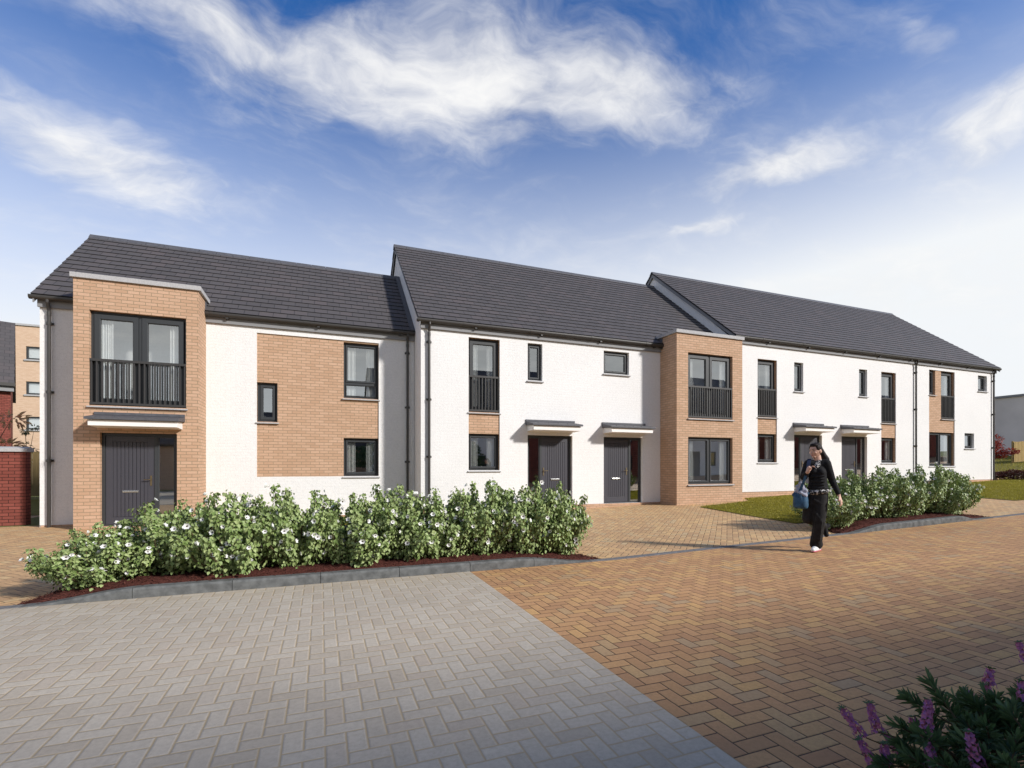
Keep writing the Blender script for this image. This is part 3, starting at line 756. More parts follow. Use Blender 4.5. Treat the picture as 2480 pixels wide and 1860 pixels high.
rot = math.radians(23.73); ca, sa = math.cos(rot), math.sin(rot); bx, by = -12.75, 28.2
class RB(MB):                                      # a builder in the turned frame of the red house
    def mesh(s, name, loc=(0, 0, 0), rz=0.):
        s.v = [(bx + x * ca - y * sa, by + x * sa + y * ca, z) for x, y, z in s.v]; return MB.mesh(s, name, loc, rz)
rh = thing('red_brick_house', (bx, by, 0), 'red brick house with dark slate roof behind the garden wall', 'house', None, rot)
b = RB(); b.quad((-14, 0, -.1), (0, 0, -.1), (0, 0, 5.05), (-14, 0, 5.05)); b.quad((0, 0, -.1), (0, 7.6, -.1), (0, 7.6, 5.05), (0, 3.8, 8.3), (0, 0, 5.05)); b.quad((-14, 0, -.1), (-14, 7.6, -.1), (-14, 7.6, 5.05), (-14, 3.8, 8.3), (-14, 0, 5.05)); b.quad((0, 7.6, -.1), (-14, 7.6, -.1), (-14, 7.6, 5.05), (0, 7.6, 5.05))
b.build('wall', M['red'], rh)
b = RB(); ln = 5.3
for y0_, y1_ in ((-.25, 3.8), (7.85, 3.8)):
    p = [(-14.1, y0_, 5.0), (.12, y0_, 5.0), (.12, y1_, 8.5), (-14.1, y1_, 8.5)]; p = p if y0_ < 1 else p[::-1]
    uv = [(0, 0), (14.2, 0), (14.2, ln), (0, ln)]; b.quad(*p, uv=uv if y0_ < 1 else uv[::-1]); b.quad(*[(x, y, z - .12) for x, y, z in p[::-1]], uv=[(.001, .001)] * 4)
    b.quad((.12, y0_, 4.88), (.12, y1_, 8.38), (.12, y1_, 8.5), (.12, y0_, 5.0), uv=[(.001, .001)] * 4)
b.build('roof', M['slate'], rh)
b = RB(); b.box(-14.1, .14, -.38, -.25, 4.88, 5.02); b.build('gutter', M['pipe'], rh)
b = RB(); b.box(-14.1, .1, -.24, -.002, 4.66, 4.88); b.build('fascia', M['fascia'], rh)
b = RB(); b.tube([(-1.25, -.1, 4.85), (-1.25, -.1, -.1)], .06, 12); b.build('downpipe', M['pipe'], rh)

ap = thing('apartment_block', (-20., 49.6, 0), 'tall buff brick apartment block with small square windows behind the red house', 'apartment block')
wn = [(-21.52 , -20.22, z, z + 1.02) for z in (9.75, 7.0, 4.25, 1.5)]
wn = [(a + dx_, b_ + dx_, c, d) for dx_ in (0, 5., -5.) for a, b_, c, d in wn]
b = MB(); wall_holes(b, -34., -8., -.1, 12.35, 49.6, wn, .15); b.quad((-34, 49.6, -.1), (-34, 60, -.1), (-34, 60, 12.35), (-34, 49.6, 12.35)); b.quad((-8, 49.6, -.1), (-8, 60, -.1), (-8, 60, 12.35), (-8, 49.6, 12.35)); b.quad((-34, 49.6, 12.35), (-8, 49.6, 12.35), (-8, 60, 12.35), (-34, 60, 12.35)); b.quad((-8, 60, -.1), (-34, 60, -.1), (-34, 60, 12.35), (-8, 60, 12.35))
b.build('wall', M['palebuff'], ap)
b = MB(); b.box(-34.1, -7.9, 49.5, 49.9, 12.352, 12.5); b.build('coping', M['stone'], ap)
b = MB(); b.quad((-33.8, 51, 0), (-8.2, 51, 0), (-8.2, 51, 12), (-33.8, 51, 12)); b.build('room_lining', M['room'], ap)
for a, b_, c, d in wn[:4]:
    f = MB(); frame_ring(f, a, b_, c, d, 49.66, .13, .08); f = f.build('window', M['metal'], ap)
    g_ = MB(); g_.quad((a + .13, 49.72, c + .13), (b_ - .13, 49.72, c + .13), (b_ - .13, 49.72, d - .13), (a + .13, 49.72, d - .13)); g_.build('pane', M['glass'], f)
    g_ = MB(); g_.quad((a + .1, 49.8, c + .1), (b_ - .1, 49.8, c + .1), (b_ - .1, 49.8, d - .1), (a + .1, 49.8, d - .1)); g_.build('blind', M['curtain'], f)
    g_ = MB(); g_.box(a - .08, b_ + .08, 49.5, 49.69, c - .12, c - .002); g_.build('sill', M['stone'], f)

fe = thing('timber_fence', (-11., 27., 0), 'dark timber board fence between the garden wall and the terrace', 'fence')
b = MB(); X = -14.
while X < -6.: b.box(X, X + .21, 26.0, 26.03, .15, 1.98 + .012 * math.sin(X * 9)); X += .225
b.build('board', M['fence2'], fe)
b = MB()
for z in (.5, 1.6): b.box(-14, -6, 26.032, 26.08, z, z + .09)
b.build('rail', M['fence2'], fe)
sheet('lawn', [(-14, 17.6), (-5.95, 17.6), (-5.95, 25.9), (-14, 25.9)], .012, M['lawn'])

# ------------------------------------------------------------------ right background
gb = thing('grey_building', (60., 20., 1.5), 'large plain pale grey building behind the red maple', 'building')
b = MB(); b.box(59.5, 75., 4., 34., 0., 7.75); b.build('wall', M['greywall'], gb)
b = MB(); b.box(59.35, 75.1, 3.9, 34.1, 7.752, 7.95); b.build('parapet', M['fascia'], gb)
rf_ = thing('timber_fence', (47., 19.6, 1.3), 'pale timber board fence at the right edge beyond the red maple', 'fence')
b = MB(); X = 46.0
while X < 52.: b.box(X, X + .150, 19.6, 19.63, gnd(X) + .10, gnd(X) + 1.55 + .01 * math.sin(X * 7)); X += .185
b.build('board', M['fence'], rf_)
b = MB()
for z in (.45, 1.3): b.box(46.0, 52., 19.632, 19.68, gnd(46) + z, gnd(46) + z + .09)
b.build('rail', M['fence'], rf_)
b = MB(); X = 46.05
while X < 52.: b.box(X, X + .1, 19.681, 19.78, gnd(46), gnd(46) + 1.6); X += 2.7
b.build('post', M['fence'], rf_)

# ------------------------------------------------------------------ kerb, beds, lawns
def kerb_h(X):
    def ss(a, b): t = min(1, max(0, (X - a) / (b - a))); return t * t * (3 - 2 * t)
    return .012 + .105 * (ss(-2.75, -1.75) * (1 - ss(2.55, 3.65)) + ss(9.15, 10.25) * (1 - ss(12.55, 13.2)))
def kerb_strip(mb, xa, xb, y0, y1, hf, ch):
    n = max(1, int(abs(xb - xa) / .12)); b = len(mb.v)
    for k in range(n + 1):
        X = xa + (xb - xa) * k / n; h = hf(X); g_ = gnd(X); c = min(ch, h * .6)
        mb.v += [(X, y0, g_ - .05), (X, y0 + .004, g_ + h - c), (X, y0 + c * .9, g_ + h), (X, y1, g_ + h + .002), (X, y1, g_ - .05)]
    for k in range(n):
        for i in range(4): a = b + k * 5 + i; mb.f.append((a, a + 5, a + 6, a + 1)); mb.mi.append(0)
    for e in (0, n): a = b + e * 5; mb.f.append((a, a + 1, a + 2, a + 3, a + 4) if e == 0 else (a + 4, a + 3, a + 2, a + 1, a)); mb.mi.append(0)
kb = MB(); X = -3.66
while X < 30.:
    e = X + .915; raised = max(kerb_h(X), kerb_h(e)) > .03
    if raised: kerb_strip(kb, X, e - .006, KY, KY + .125, kerb_h, .022)
    X = e
kb.build('kerb', M['kerb'], None, kind='structure')
kb = MB(); X = -12.81
while X < 40.:
    e = X + .915
    if max(kerb_h(X), kerb_h(e)) <= .03: kerb_strip(kb, X, e - .006, KY, KY + .115, lambda x_: .012, .006)
    X = e
kb.build('edging', M['setts'], None, kind='structure')

def bed(name, x0, x1, depth, back):
    """bark-mulched bed behind the raised kerb"""
    m = bpy.data.meshes.new(name); nx, ny = int((x1 - x0) / .06), 26; vs = []; fs = []
    for i in range(nx + 1):
        X = x0 + (x1 - x0) * i / nx; t = i / nx
        d = depth * min(1, (X - x0 + .12) * back[0], (x1 - X + .12) * back[1])
        for j in range(ny + 1):
            s = j / ny; Y = KY + .10 + d * s
            ed = min(1, min(s, 1 - s) * 7) * min(1, min(X - x0, x1 - X) * 5)
            hh = kerb_h(X) - .012 + .05 * ed + .022 * ed * mnoise.noise(Vector((X * 9, Y * 9, 0))) + .016 * mnoise.noise(Vector((X * 33, Y * 33, 4)))
            if s > .8: hh *= (1 - s) / .2
            vs.append((X, Y, gnd(X) + max(.006, hh)))
    for i in range(nx):
        for j in range(ny): a = i * (ny + 1) + j; fs.append((a, a + ny + 1, a + ny + 2, a + 1))
    m.from_pydata(vs, [], fs); m.materials.append(M['mulch']); m.polygons.foreach_set('use_smooth', [True] * len(fs))
    o = bpy.data.objects.new(name, m); COL.objects.link(o); tag(o, kind='structure')
    V = np.array(vs); k = np.random.RandomState(3).randint(0, len(V), int((x1 - x0) * 900))
    return V[k]
c1 = bed('planting_bed', -2.80, 3.85, 1.35, (1.4, .9)); c2 = bed('planting_bed', 9.0, 13.8, 1.3, (.9, 1.2))

RS = np.random.RandomState(11)
def leaves_mesh(name, pos, ax, up, L, W, mats, mi=None, fold=.25, droop=.15, slim=False):
    """leaf-shaped faces: two folded quads each"""
    N = len(pos); ax = ax / np.linalg.norm(ax, axis=1, keepdims=True)
    sd_ = np.cross(up, ax); sd_ /= np.linalg.norm(sd_, axis=1, keepdims=True) + 1e-9
    nm = np.cross(ax, sd_)
    L = np.asarray(L).reshape(-1, 1) * np.ones((N, 1)); W_ = np.asarray(W).reshape(-1, 1) * np.ones((N, 1))
    a, b = (.30, .72) if slim else (.22, .58); wa, wb = (.38, .42) if slim else (.48, .40)
    def P(t, s, h): return pos + ax * L * t + sd_ * W_ * s + nm * L * h
    vs = np.stack([P(0, 0, 0), P(a, -wa, fold * wa * .6), P(b, -wb, fold * wb * .6 - droop * .3), P(1, 0, -droop), P(b, wb, fold * wb * .6 - droop * .3), P(a, wa, fold * wa * .6)], 1).reshape(-1, 3)
    f = np.array([[0, 3, 2, 1], [0, 5, 4, 3]]); F_ = (np.arange(N)[:, None, None] * 6 + f[None]).reshape(-1, 4)
    m = bpy.data.meshes.new(name); m.vertices.add(len(vs)); m.vertices.foreach_set('co', vs.astype(np.float32).ravel())
    m.loops.add(F_.size); m.loops.foreach_set('vertex_index', F_.astype(np.int32).ravel())
    m.polygons.add(len(F_)); m.polygons.foreach_set('loop_start', np.arange(0, F_.size, 4, dtype=np.int32)); m.polygons.foreach_set('loop_total', np.full(len(F_), 4, np.int32))
    for x in mats: m.materials.append(x)
    if mi is not None: m.polygons.foreach_set('material_index', np.repeat(mi, 2).astype(np.int32))
    m.update(calc_edges=True); return m
def link(name, mesh, parent=None, **tg):
    o = bpy.data.objects.new(name, mesh); COL.objects.link(o); o.parent = parent; return tag(o, **tg)
def rv(n): v = RS.normal(size=(n, 3)); return v / np.linalg.norm(v, axis=1, keepdims=True)

# chips of bark
for nm, cc in (('bark_chips', c1), ('bark_chips', c2)):
    n = len(cc); ax = rv(n); ax[:, 2] *= .3
    link(nm, leaves_mesh(nm, cc + [0, 0, .008], ax, np.tile([0, 0, 1.], (n, 1)), RS.uniform(.015, .04, n), RS.uniform(.006, .014, n), [plain('bark_chip', (.12, .045, .035), .9, .1)], slim=True), kind='stuff')

# white-flowering shrubs
def shrub_mesh(seed, hgt, rad, nst=30, per=95, leafL=.043):
    r = np.random.RandomState(seed); pos = []; ax = []; ll = []; ups = []; st = MB(); fl = []
    for s in range(nst):
        a = r.uniform(0, 2 * math.pi); lean = r.uniform(.05, 1.) ** .7
        tall = hgt * (r.uniform(.62, 1.0) if r.rand() < .72 else r.uniform(1.0, 1.17)) * (1 - .42 * lean ** 2)
        tip = np.array([math.cos(a) * rad * lean, math.sin(a) * rad * lean, tall])
        b = np.array([math.cos(a) * .12 * lean, math.sin(a) * .12 * lean, 0.])
        mid = b * .4 + tip * .6; mid[:2] *= 1.18; mid[2] *= .92
        st.tube([b, mid, tip], [.010, .007, .003], 5)
        T = r.uniform(.04, 1., per) ** .72
        c = ((1 - T) ** 2)[:, None] * b + (2 * T * (1 - T))[:, None] * mid + (T ** 2)[:, None] * tip
        out = r.normal(size=(per, 3)); out /= np.linalg.norm(out, axis=1, keepdims=True)
        spread = .045 + .085 * (1 - T) + .02 * r.rand(per)
        p = c + out * (spread * r.uniform(.3, 1., per))[:, None]; p[:, 2] = np.maximum(p[:, 2], .015)
        rdl = c[:, :2] + out[:, :2] * .25; d = out * .40 + np.array([0, 0, -.75]); d[:, :2] += r.normal(scale=.28, size=(per, 2))
        uu = np.c_[rdl / (np.linalg.norm(rdl, axis=1, keepdims=True) + 1e-6) * .9, np.full(per, .45)] + r.normal(scale=.45, size=(per, 3)); ups.append(uu)
        pos.append(p); ax.append(d); ll.append(leafL * r.uniform(.6, 1.3, per))
        for k in range(r.randint(1, 6)):
            t = r.uniform(.25, 1.) ** .8; q = (1 - t) ** 2 * b + 2 * t * (1 - t) * mid + t * t * tip
            o = r.normal(size=3); o[2] = abs(o[2]) * .35; o /= np.linalg.norm(o); o = o + np.array([q[0], q[1], 0]) * 1.2; o /= np.linalg.norm(o); fl.append((q + o * r.uniform(.055, .105), o))
    pos, ax, ll, up = map(np.concatenate, (pos, ax, ll, ups))
    lv = leaves_mesh('foliage', pos, ax, up, ll, ll * .72, [M['leaf']], droop=.2)
    pp, pa, pu, pl_, pm = [], [], [], [], []
    for c, o in fl:
        e = np.cross(o, [0, 0, 1.]); e /= np.linalg.norm(e) + 1e-6; g2 = np.cross(o, e); sz = r.uniform(.030, .046)
        for k in range(6):
            w_ = k * math.pi / 3; d = e * math.cos(w_) + g2 * math.sin(w_)
            pp.append(c); pa.append(d * .85 + o * .45); pu.append(o); pl_.append(sz); pm.append(0)
        for k in range(3):
            w_ = k * 2.1; d = e * math.cos(w_) + g2 * math.sin(w_); pp.append(c + o * .004); pa.append(d * .6 + o); pu.append(d); pl_.append(sz * .33); pm.append(1)
    fm = leaves_mesh('blossoms', np.array(pp), np.array(pa), np.array(pu), np.array(pl_), np.array(pl_) * 1.05, [M['petal'], M['heart']], np.array(pm), fold=.5, droop=-.15)
    sm = st.mesh('stems'); sm.materials.append(M['stem'])
    return lv, fm, sm
SV = [shrub_mesh(20 + k, 1.0, .62, 54, 200) for k in range(5)]
def shrub(x, y, h, rr, rz, var, label, group):
    o = thing('flowering_shrub', (x, y, gnd(x) + kerb_h(x) * .8), label, 'shrub', group, rz)
    o.scale = (rr, rr, h)
    lv, fm, sm = SV[var]
    link('foliage', lv, o); link('blossoms', fm, o); link('stems', sm, o)
G1 = 'white-flowering shrubs in the long bed'
L1 = ['leftmost low white-flowering shrub at the tapered left end of the long bed', 'second shrub from the left end of the long bed, before the leftmost door',
      'bushy white-flowering shrub below the right edge of the left brick bay', 'white-flowering shrub before the plain white wall just right of the left bay',
      'lower white-flowering shrub before the brick panel of the left house', 'tall white-flowering shrub below the right-hand window of the left house',
      'white-flowering shrub before the downpipe of the left house', 'tall white-flowering shrub before the corner of the middle house',
      'white-flowering shrub below the tall narrow balcony window of the middle house', 'last white-flowering shrub at the right end of the long bed, before a grey door']
for k, (x, y, h, rr) in enumerate([(-2.36, 6.76, .68, 1.02), (-1.72, 6.9, .82, 1.12), (-1.05, 6.72, .94, 1.1), (-.38, 6.86, .98, 1.14), (.26, 6.72, .86, 1.1), (.90, 6.84, 1.00, 1.14), (1.50, 6.72, .92, 1.1), (2.10, 6.84, 1.04, 1.14), (2.70, 6.72, 1.0, 1.1), (3.33, 6.80, 1.02, 1.05)]):
    shrub(x + .10, y, h, rr, k * 1.7, k % 5, L1[k], G1)
G2 = 'white-flowering shrubs in the right-hand bed'
L2 = ['shrub at the left end of the right-hand bed, just behind the walking woman', 'second shrub in the right-hand bed, before the fourth grey door', 'third shrub in the right-hand bed, below the narrow balcony window',
      'tall shrub in the right-hand bed, before the long downpipe', 'shrub in the right-hand bed, before the wide ground-floor window of the end house', 'rightmost shrub of the right-hand bed, beside the curved kerb end']
for k, (x, y, h, rr) in enumerate([(9.40, 6.82, .95, 1.05), (10.2, 6.95, .98, 1.15), (11.0, 6.82, 1.02, 1.15), (11.8, 6.95, 1.02, 1.15), (12.6, 6.82, 1.04, 1.15), (13.3, 6.9, 1.03, 1.05)]):
    shrub(x, y, h, rr, k * 2.1 + .6, (k + 2) % 5, L2[k], G2)

# lawns with blades of grass
def inpoly(P, poly):
    x, y = P[:, 0], P[:, 1]; r = np.zeros(len(P), bool); j = len(poly) - 1
    for i in range(len(poly)):
        xi, yi = poly[i]; xj, yj = poly[j]
        r ^= ((yi > y) != (yj > y)) & (x < (xj - xi) * (y - yi) / (yj - yi + 1e-12) + xi); j = i
    return r
def lawn(poly, dens, seed):
    sheet('lawn', poly, .014, M['lawn'])
    r = np.random.RandomState(seed); P = np.array(poly); lo, hi = P.min(0), P.max(0)
    n = int((hi - lo).prod() * dens); p = r.uniform(lo, hi, (n, 2)); p = p[inpoly(p, poly)]; n = len(p)
    z = np.array([gnd(x) for x in p[:, 0]]) + .012
    ax = r.normal(scale=.45, size=(n, 3)); ax[:, 2] = 1
    up = r.normal(size=(n, 3)); up[:, 2] *= .2
    clump = np.array([mnoise.noise(Vector((x * 1.7, y * 1.7, 0))) for x, y in p])
    link('grass', leaves_mesh('grass', np.c_[p, z], ax, up, r.uniform(.022, .045, n) * (1 + .3 * clump), r.uniform(.006, .011, n), [M['blade']], slim=True, droop=.35), kind='stuff')
lawn([(10.5, 11.6), (9.95, 9.4), (9.55, 7.65), (13.6, 7.75), (16.2, 9.2), (17.6, 11.3), (16.15, 12.95), (15.9, 13.0), (13.75, 13.0), (13.2, 12.25), (12.2, 11.95)], 1500, 5)
lawn([(18.6, 7.9), (19.2, 9.4), (20.4, 11.0), (21.6, 13.0), (29.3, 13.02), (30.6, 13.4), (31., 9.), (31., 7.)], 900, 6)
lawn([(-2.5, 9.2), (-2.5, 12.9), (-1.2, 13.9), (2.3, 13.95), (2.4, 12.9), (4.9, 12.8), (4.6, 9.2)], 700, 8)
sheet('lawn', [(30.8, 14.3), (34, 5), (75, 5), (75, 40), (31, 40)], .010, M['lawn'])
sheet('path', [(31.5, 15.0), (33.5, 8.), (35, 8.), (33., 15.0)], .018, M['path'])
n = 26000; p = RS.uniform((31., 5.5), (60., 30.), (n, 2)); z = np.array([gnd(x) for x in p[:, 0]]) + .01; ax = RS.normal(scale=.45, size=(n, 3)); ax[:, 2] = 1
link('grass', leaves_mesh('grass', np.c_[p, z], ax, rv(n), RS.uniform(.05, .09, n), .02, [M['blade']], slim=True, droop=.3), kind='stuff')

# low burgundy hedge past the far corner
n = 9000; hp = np.c_[RS.uniform(0, 1, n), RS.uniform(-.5, .5, n), RS.uniform(0, 1, n) ** .6]
bxy = np.array([29.7, 14.0]) + hp[:, :1] * np.array([[2.6, -6.0]]) + hp[:, 1:2] * np.array([[.9, .4]])
bz = np.array([gnd(x) for x in bxy[:, 0]]) + hp[:, 2] * (.42 + .05 * np.sin(hp[:, 0] * 40)) * (1 - (hp[:, 1] * 1.7) ** 4 * .5)
o = thing('low_hedge', (31., 11., gnd(31)), 'low dark burgundy hedge beyond the far corner of the terrace', 'hedge')
hm = leaves_mesh('foliage', np.c_[bxy, bz] - np.array([31., 11., gnd(31)]), rv(n), rv(n), RS.uniform(.05, .10, n), .045, [M['heather']]); link('foliage', hm, o)

def tree(name, x, y, z, h, crown, n, L, mat, label, seed, trunk=.06, clumps=9, flat=.8, w_=.6):
    """tapered trunk and limbs, leaves gathered in uneven clumps"""
    r = np.random.RandomState(seed); o = thing(name, (x, y, z), label, 'tree'); base = Vector((x, y, z))
    tb = MB(); top = base + Vector((r.normal() * .1, r.normal() * .1, h * .62)); tb.tube([base - Vector((0, 0, .05)), base.lerp(top, .5) + Vector((.05, .03, 0)), top], [trunk, trunk * .8, trunk * .5], 8)
    P, A, LL = [], [], []
    for k in range(clumps):
        a = r.uniform(0, 6.28); rr = crown * r.uniform(.25, 1.); c = np.array([math.cos(a) * rr, math.sin(a) * rr, h * r.uniform(.45, 1.) - .25 * rr * flat])
        tb.tube([base.lerp(top, r.uniform(.55, .98)), base + Vector(c * [.55, .55, .8]), base + Vector(c)], [trunk * .38, trunk * .25, trunk * .1], 5)
        m = n // clumps; d = r.normal(size=(m, 3)); d /= np.linalg.norm(d, axis=1, keepdims=True); s = crown * r.uniform(.30, .5)
        P.append(c + d * (s * r.uniform(.2, 1., m) ** .5)[:, None] * np.array([1, 1, .55 * flat])); A.append(d + [0, 0, -.3]); LL.append(L * r.uniform(.6, 1.3, m))
    tb.build('trunk', M['stem'], o, smooth=True)
    P, A, LL = map(np.concatenate, (P, A, LL))
    link('crown', leaves_mesh('crown', P, A, r.normal(size=P.shape) * .5 + [0, 0, 1.], LL, LL * w_, [mat]), o); return o
tree('maple_tree', 36.6, 17.0, gnd(36.6), 2.35, 1.15, 4200, .10, M['maple'], 'small red maple tree beyond the far end of the terrace', 31, .05, 13)
tree('pink_tree', -7.92, 16.4, 0, 3.1, .75, 760, .15, M['pinkleaf'], 'pink-leaved young tree behind the red garden wall at the left edge', 32, .04, 9, 1., .38)
tree('young_tree', -9.28, 21.5, 0, 2.8, .22, 130, .12, M['olive'], 'thin young tree with narrow olive leaves behind the garden wall', 33, .03, 6, 1., .25)

# unseen trees added behind the viewer to keep sky light off the foreground
for k, x in enumerate((-3.4, -.6, 2.6, 5.6, 8.8)):
    tree('added_shade_tree', x, -2.3 - .3 * (k % 2), 0, 3.1, 1.15, 2600, .13, M['dleaf'], 'round green tree added unseen behind the viewer to block sky light', 50 + k, .06, 12, 1.1)['group'] = 'round trees added to shade the foreground'
# shrub with purple flower spikes in the near corner
cR = np.array([.9319, -.3627, 0]); cF = np.array([.3627, .9319, 0])
def near(px, py, D): return cF * D + cR * (px - 1240) / 1189 * D + np.array([0, 0, EYE + D * (1128.6 - py) / 1189])
PB = np.array([2.78, 1.12, 0.])
o = thing('purple_shrub', PB, 'dark green shrub with purple flower spikes in the shaded near right corner', 'shrub')
r = np.random.RandomState(9); P, A, U, LL = [], [], [], []; st = MB()
ROS = [(2250, 1650, 2.35), (2200, 1690, 2.30), (2290, 1705, 2.3), (2180, 1760, 2.2), (2340, 1745, 2.2), (2230, 1770, 2.15), (2410, 1690, 2.3), (2440, 1720, 2.2), (2390, 1760, 2.1), (2460, 1790, 2.05), (2300, 1800, 2.05), (2360, 1830, 1.95), (2440, 1850, 1.9), (2200, 1830, 2.05), (2130, 1850, 2.1), (2270, 1850, 1.95), (2500, 1700, 2.3), (2520, 1760, 2.2), (2480, 1660, 2.45), (2310, 1740, 2.35), (2420, 1800, 2.2), (2350, 1700, 2.45), (2520, 1840, 2.0), (2540, 1660, 2.5), (2240, 1725, 2.3), (2380, 1725, 2.4), (2170, 1800, 2.2), (2330, 1790, 2.25), (2480, 1750, 2.3), (2400, 1850, 2.15)]
ROS += [(r.uniform(2180, 2560), r.uniform(1760, 1900), r.uniform(1.95, 2.3)) for _ in range(16)] + [(r.uniform(2300, 2540), r.uniform(1670, 1760), r.uniform(2.25, 2.5)) for _ in range(10)]
for px, py, D in ROS:
    tip = near(px, py, D); base = PB + r.normal(scale=.09, size=3) * [1, 1, 0]; base[2] = 0.
    mid = (base + tip) / 2 + r.normal(scale=.03, size=3); st.tube([base, mid, tip], [.006, .005, .003], 5)
    ax = tip - mid; ax /= np.linalg.norm(ax); s1 = np.cross(ax, [.3, .8, .2]); s1 /= np.linalg.norm(s1); s2 = np.cross(ax, s1)
    for k in range(64):
        t = r.uniform(0, 1) ** .8; w_ = k * 2.4; rad = s1 * math.cos(w_) + s2 * math.sin(w_)
        P.append(tip - ax * .17 * (1 - t) + rad * .004); A.append(rad * (1.25 - .75 * t) + ax * (.35 + .8 * t)); U.append(ax + r.normal(scale=.25, size=3)); LL.append(r.uniform(.036, .072))
Pn = np.array(P) - PB; LL = np.array(LL)
link('foliage', leaves_mesh('foliage', Pn, np.array(A), np.array(U), LL, LL * .27, [M['dleaf']], slim=True, droop=.1), o)
st.build('stems', M['stem'], o)
SP = [(2040, 1716, 2087, 1782, 2.3), (2106, 1704, 2127, 1773, 2.3), (2082, 1791, 2125, 1870, 2.2), (2141, 1803, 2150, 1870, 2.15), (2249, 1697, 2240, 1789, 2.1), (2251, 1794, 2258, 1880, 2.05), (2345, 1773, 2378, 1880, 1.95), (2397, 1620, 2394, 1660, 2.5), (2336, 1669, 2366, 1713, 2.45), (2385, 1660, 2423, 1716, 2.4), (2468, 1556, 2488, 1600, 2.6), (2143, 1777, 2179, 1817, 2.3), (2209, 1737, 2221, 1772, 2.35), (2475, 1650, 2482, 1700, 2.3)]
for xa, ya, xb, yb, D in SP:
    a, b = near(xa, ya, D), near(xb, yb, D - .02); ax = a - b; ln = np.linalg.norm(ax); ax /= ln
    s1 = np.cross(ax, [.3, .8, .2]); s1 /= np.linalg.norm(s1); s2 = np.cross(ax, s1); P, A, U = [], [], []
    n = int(ln * 330)
    for k in range(n):
        t = (k + r.uniform(-.4, .4)) / n; w_ = k * 2.4 + r.normal(scale=.35); rad = s1 * math.cos(w_) + s2 * math.sin(w_); R0 = (.014 + r.uniform(0, .012)) * (1.15 - .7 * t)
        face = rad + ax * r.uniform(-.1, .5); e1 = np.cross(face, r.normal(size=3)); e1 /= np.linalg.norm(e1); e2 = np.cross(face / np.linalg.norm(face), e1)
        for q_ in range(4):
            P.append(b + ax * ln * t + rad * R0); A.append(e1 * math.cos(q_ * 1.57) + e2 * math.sin(q_ * 1.57) + face * .35); U.append(face)
    P = np.array(P) - PB
    sp = link('flower_spike', leaves_mesh('flower_spike', P, np.array(A), np.array(U), r.uniform(.009, .0165, len(P)) , .012, [M['purple']], fold=.3), o)
    P, A, U = [], [], []
    for k in range(9): w_ = k * 2.4; rad = s1 * math.cos(w_) + s2 * math.sin(w_); P.append(a - PB); A.append(rad + ax * .5); U.append(ax)
    link('tip_leaves', leaves_mesh('tip_leaves', np.array(P), np.array(A), np.array(U), r.uniform(.018, .032, 9), .008, [M['dleaf']], slim=True), sp)
    bot = PB + r.normal(scale=.08, size=3) * [1, 1, 0]; bot[2] = 0; s_ = MB(); s_.tube([bot, (bot + b) / 2 + r.normal(scale=.02, size=3), b, a], [.005, .004, .003, .001], 5); s_.build('stalk', M['stem'], sp)

# ------------------------------------------------------------------ the walking woman and her bag
M['skin'] = plain('skin', (.58, .36, .27), .55, .35)
M['black'] = plain('black_knit', (.012, .012, .013), .85, .2, 0, 40, .3, .3, 300)
M['trousers'] = plain('black_trousers', (.017, .016, .016), .8, .2, 0, 12, .4)
M['hair'] = plain('dark_brown_hair', (.016, .011, .009), .6, .15, 0, 60, .5, .3, 120)
M['shoe'] = plain('white_shoe', (.75, .75, .74), .5, .4)
M['pinksole'] = plain('pink_sole', (.55, .06, .14), .6, .3)
M['bagblue'] = plain('blue_bag_fabric', (.030, .080, .140), .7, .3, 0, 14, .3, .4, 40)
M['navy'] = plain('navy_strap', (.012, .022, .055), .7, .3)
M['greycloth'] = plain('grey_jacket', (.33, .34, .40), .9, .15, 0, 25, .12, .4, 60)
M['lip'] = plain('lips', (.42, .15, .13), .5, .3); M['eye'] = plain('eyes', (.02, .015, .012), .3, .5)
m_, n_ = newmat('black_white_print')
v_ = n_.noise(n_.pos(), 34, 2, .5, 1.5); n_.out(n_.principled(n_.mix(v_.step(.52, .56), (.015, .015, .017), (.60, .58, .56)), .8, None, .2).outputs[0]); M['print'] = m_
FX, FY = 7.06, 5.39; FZ = gnd(FX) + .006
cR3 = Vector((.9319, -.3627, 0)); cB3 = Vector((-.3627, -.9319, 0))
uP = .61; sP = math.sqrt(1 + uP * uP); cF3 = Vector((.3627, .9319, 0))
cB3 = -(cR3 * uP + cF3) / sP; cR3 = (cR3 - cF3 * uP) / sP                # across and towards the viewer
def pp(a, z, b=0.): a = a / sP; return Vector((FX, FY, FZ)) + cR3 * a + cB3 * b + Vector((0, 0, z))
pr = thing('person', (FX, FY, FZ), 'woman walking in black jumper and wide black trousers, one hand on her bag strap', 'person')
FA = R_(-38)                                                     # she looks towards the left of the photograph
fwd = (cR3 * math.sin(FA) + cB3 * math.cos(FA) + Vector((0, 0, -.16))).normalized()
hl = Vector((0, 0, 1)).cross(fwd).normalized(); hu = fwd.cross(hl).normalized()
HR = Matrix((hl, fwd, hu)).transposed()                          # head frame: x = her left, y = forward, z = up
HC = pp(.068, 1.545, .02)
def hp_(x, y, z): return HC + HR @ Vector((x, y, z))
sL, sR = pp(.225, 1.355, -.01), pp(-.045, 1.345, .03)             # her left shoulder is at the right of the picture
eL, wL = pp(.318, 1.09, -.05), pp(.415, .875, .02)
eR, wR = pp(-.118, 1.14, .05), pp(-.062, 1.215, .235)
hipL, kL, aL = pp(.135, .83), pp(.118, .475, .07), pp(.075, .09, .03)
hipR, kR, aR = pp(.02, .83), pp(-.055, .50, .03), pp(.20, .36, -.30)
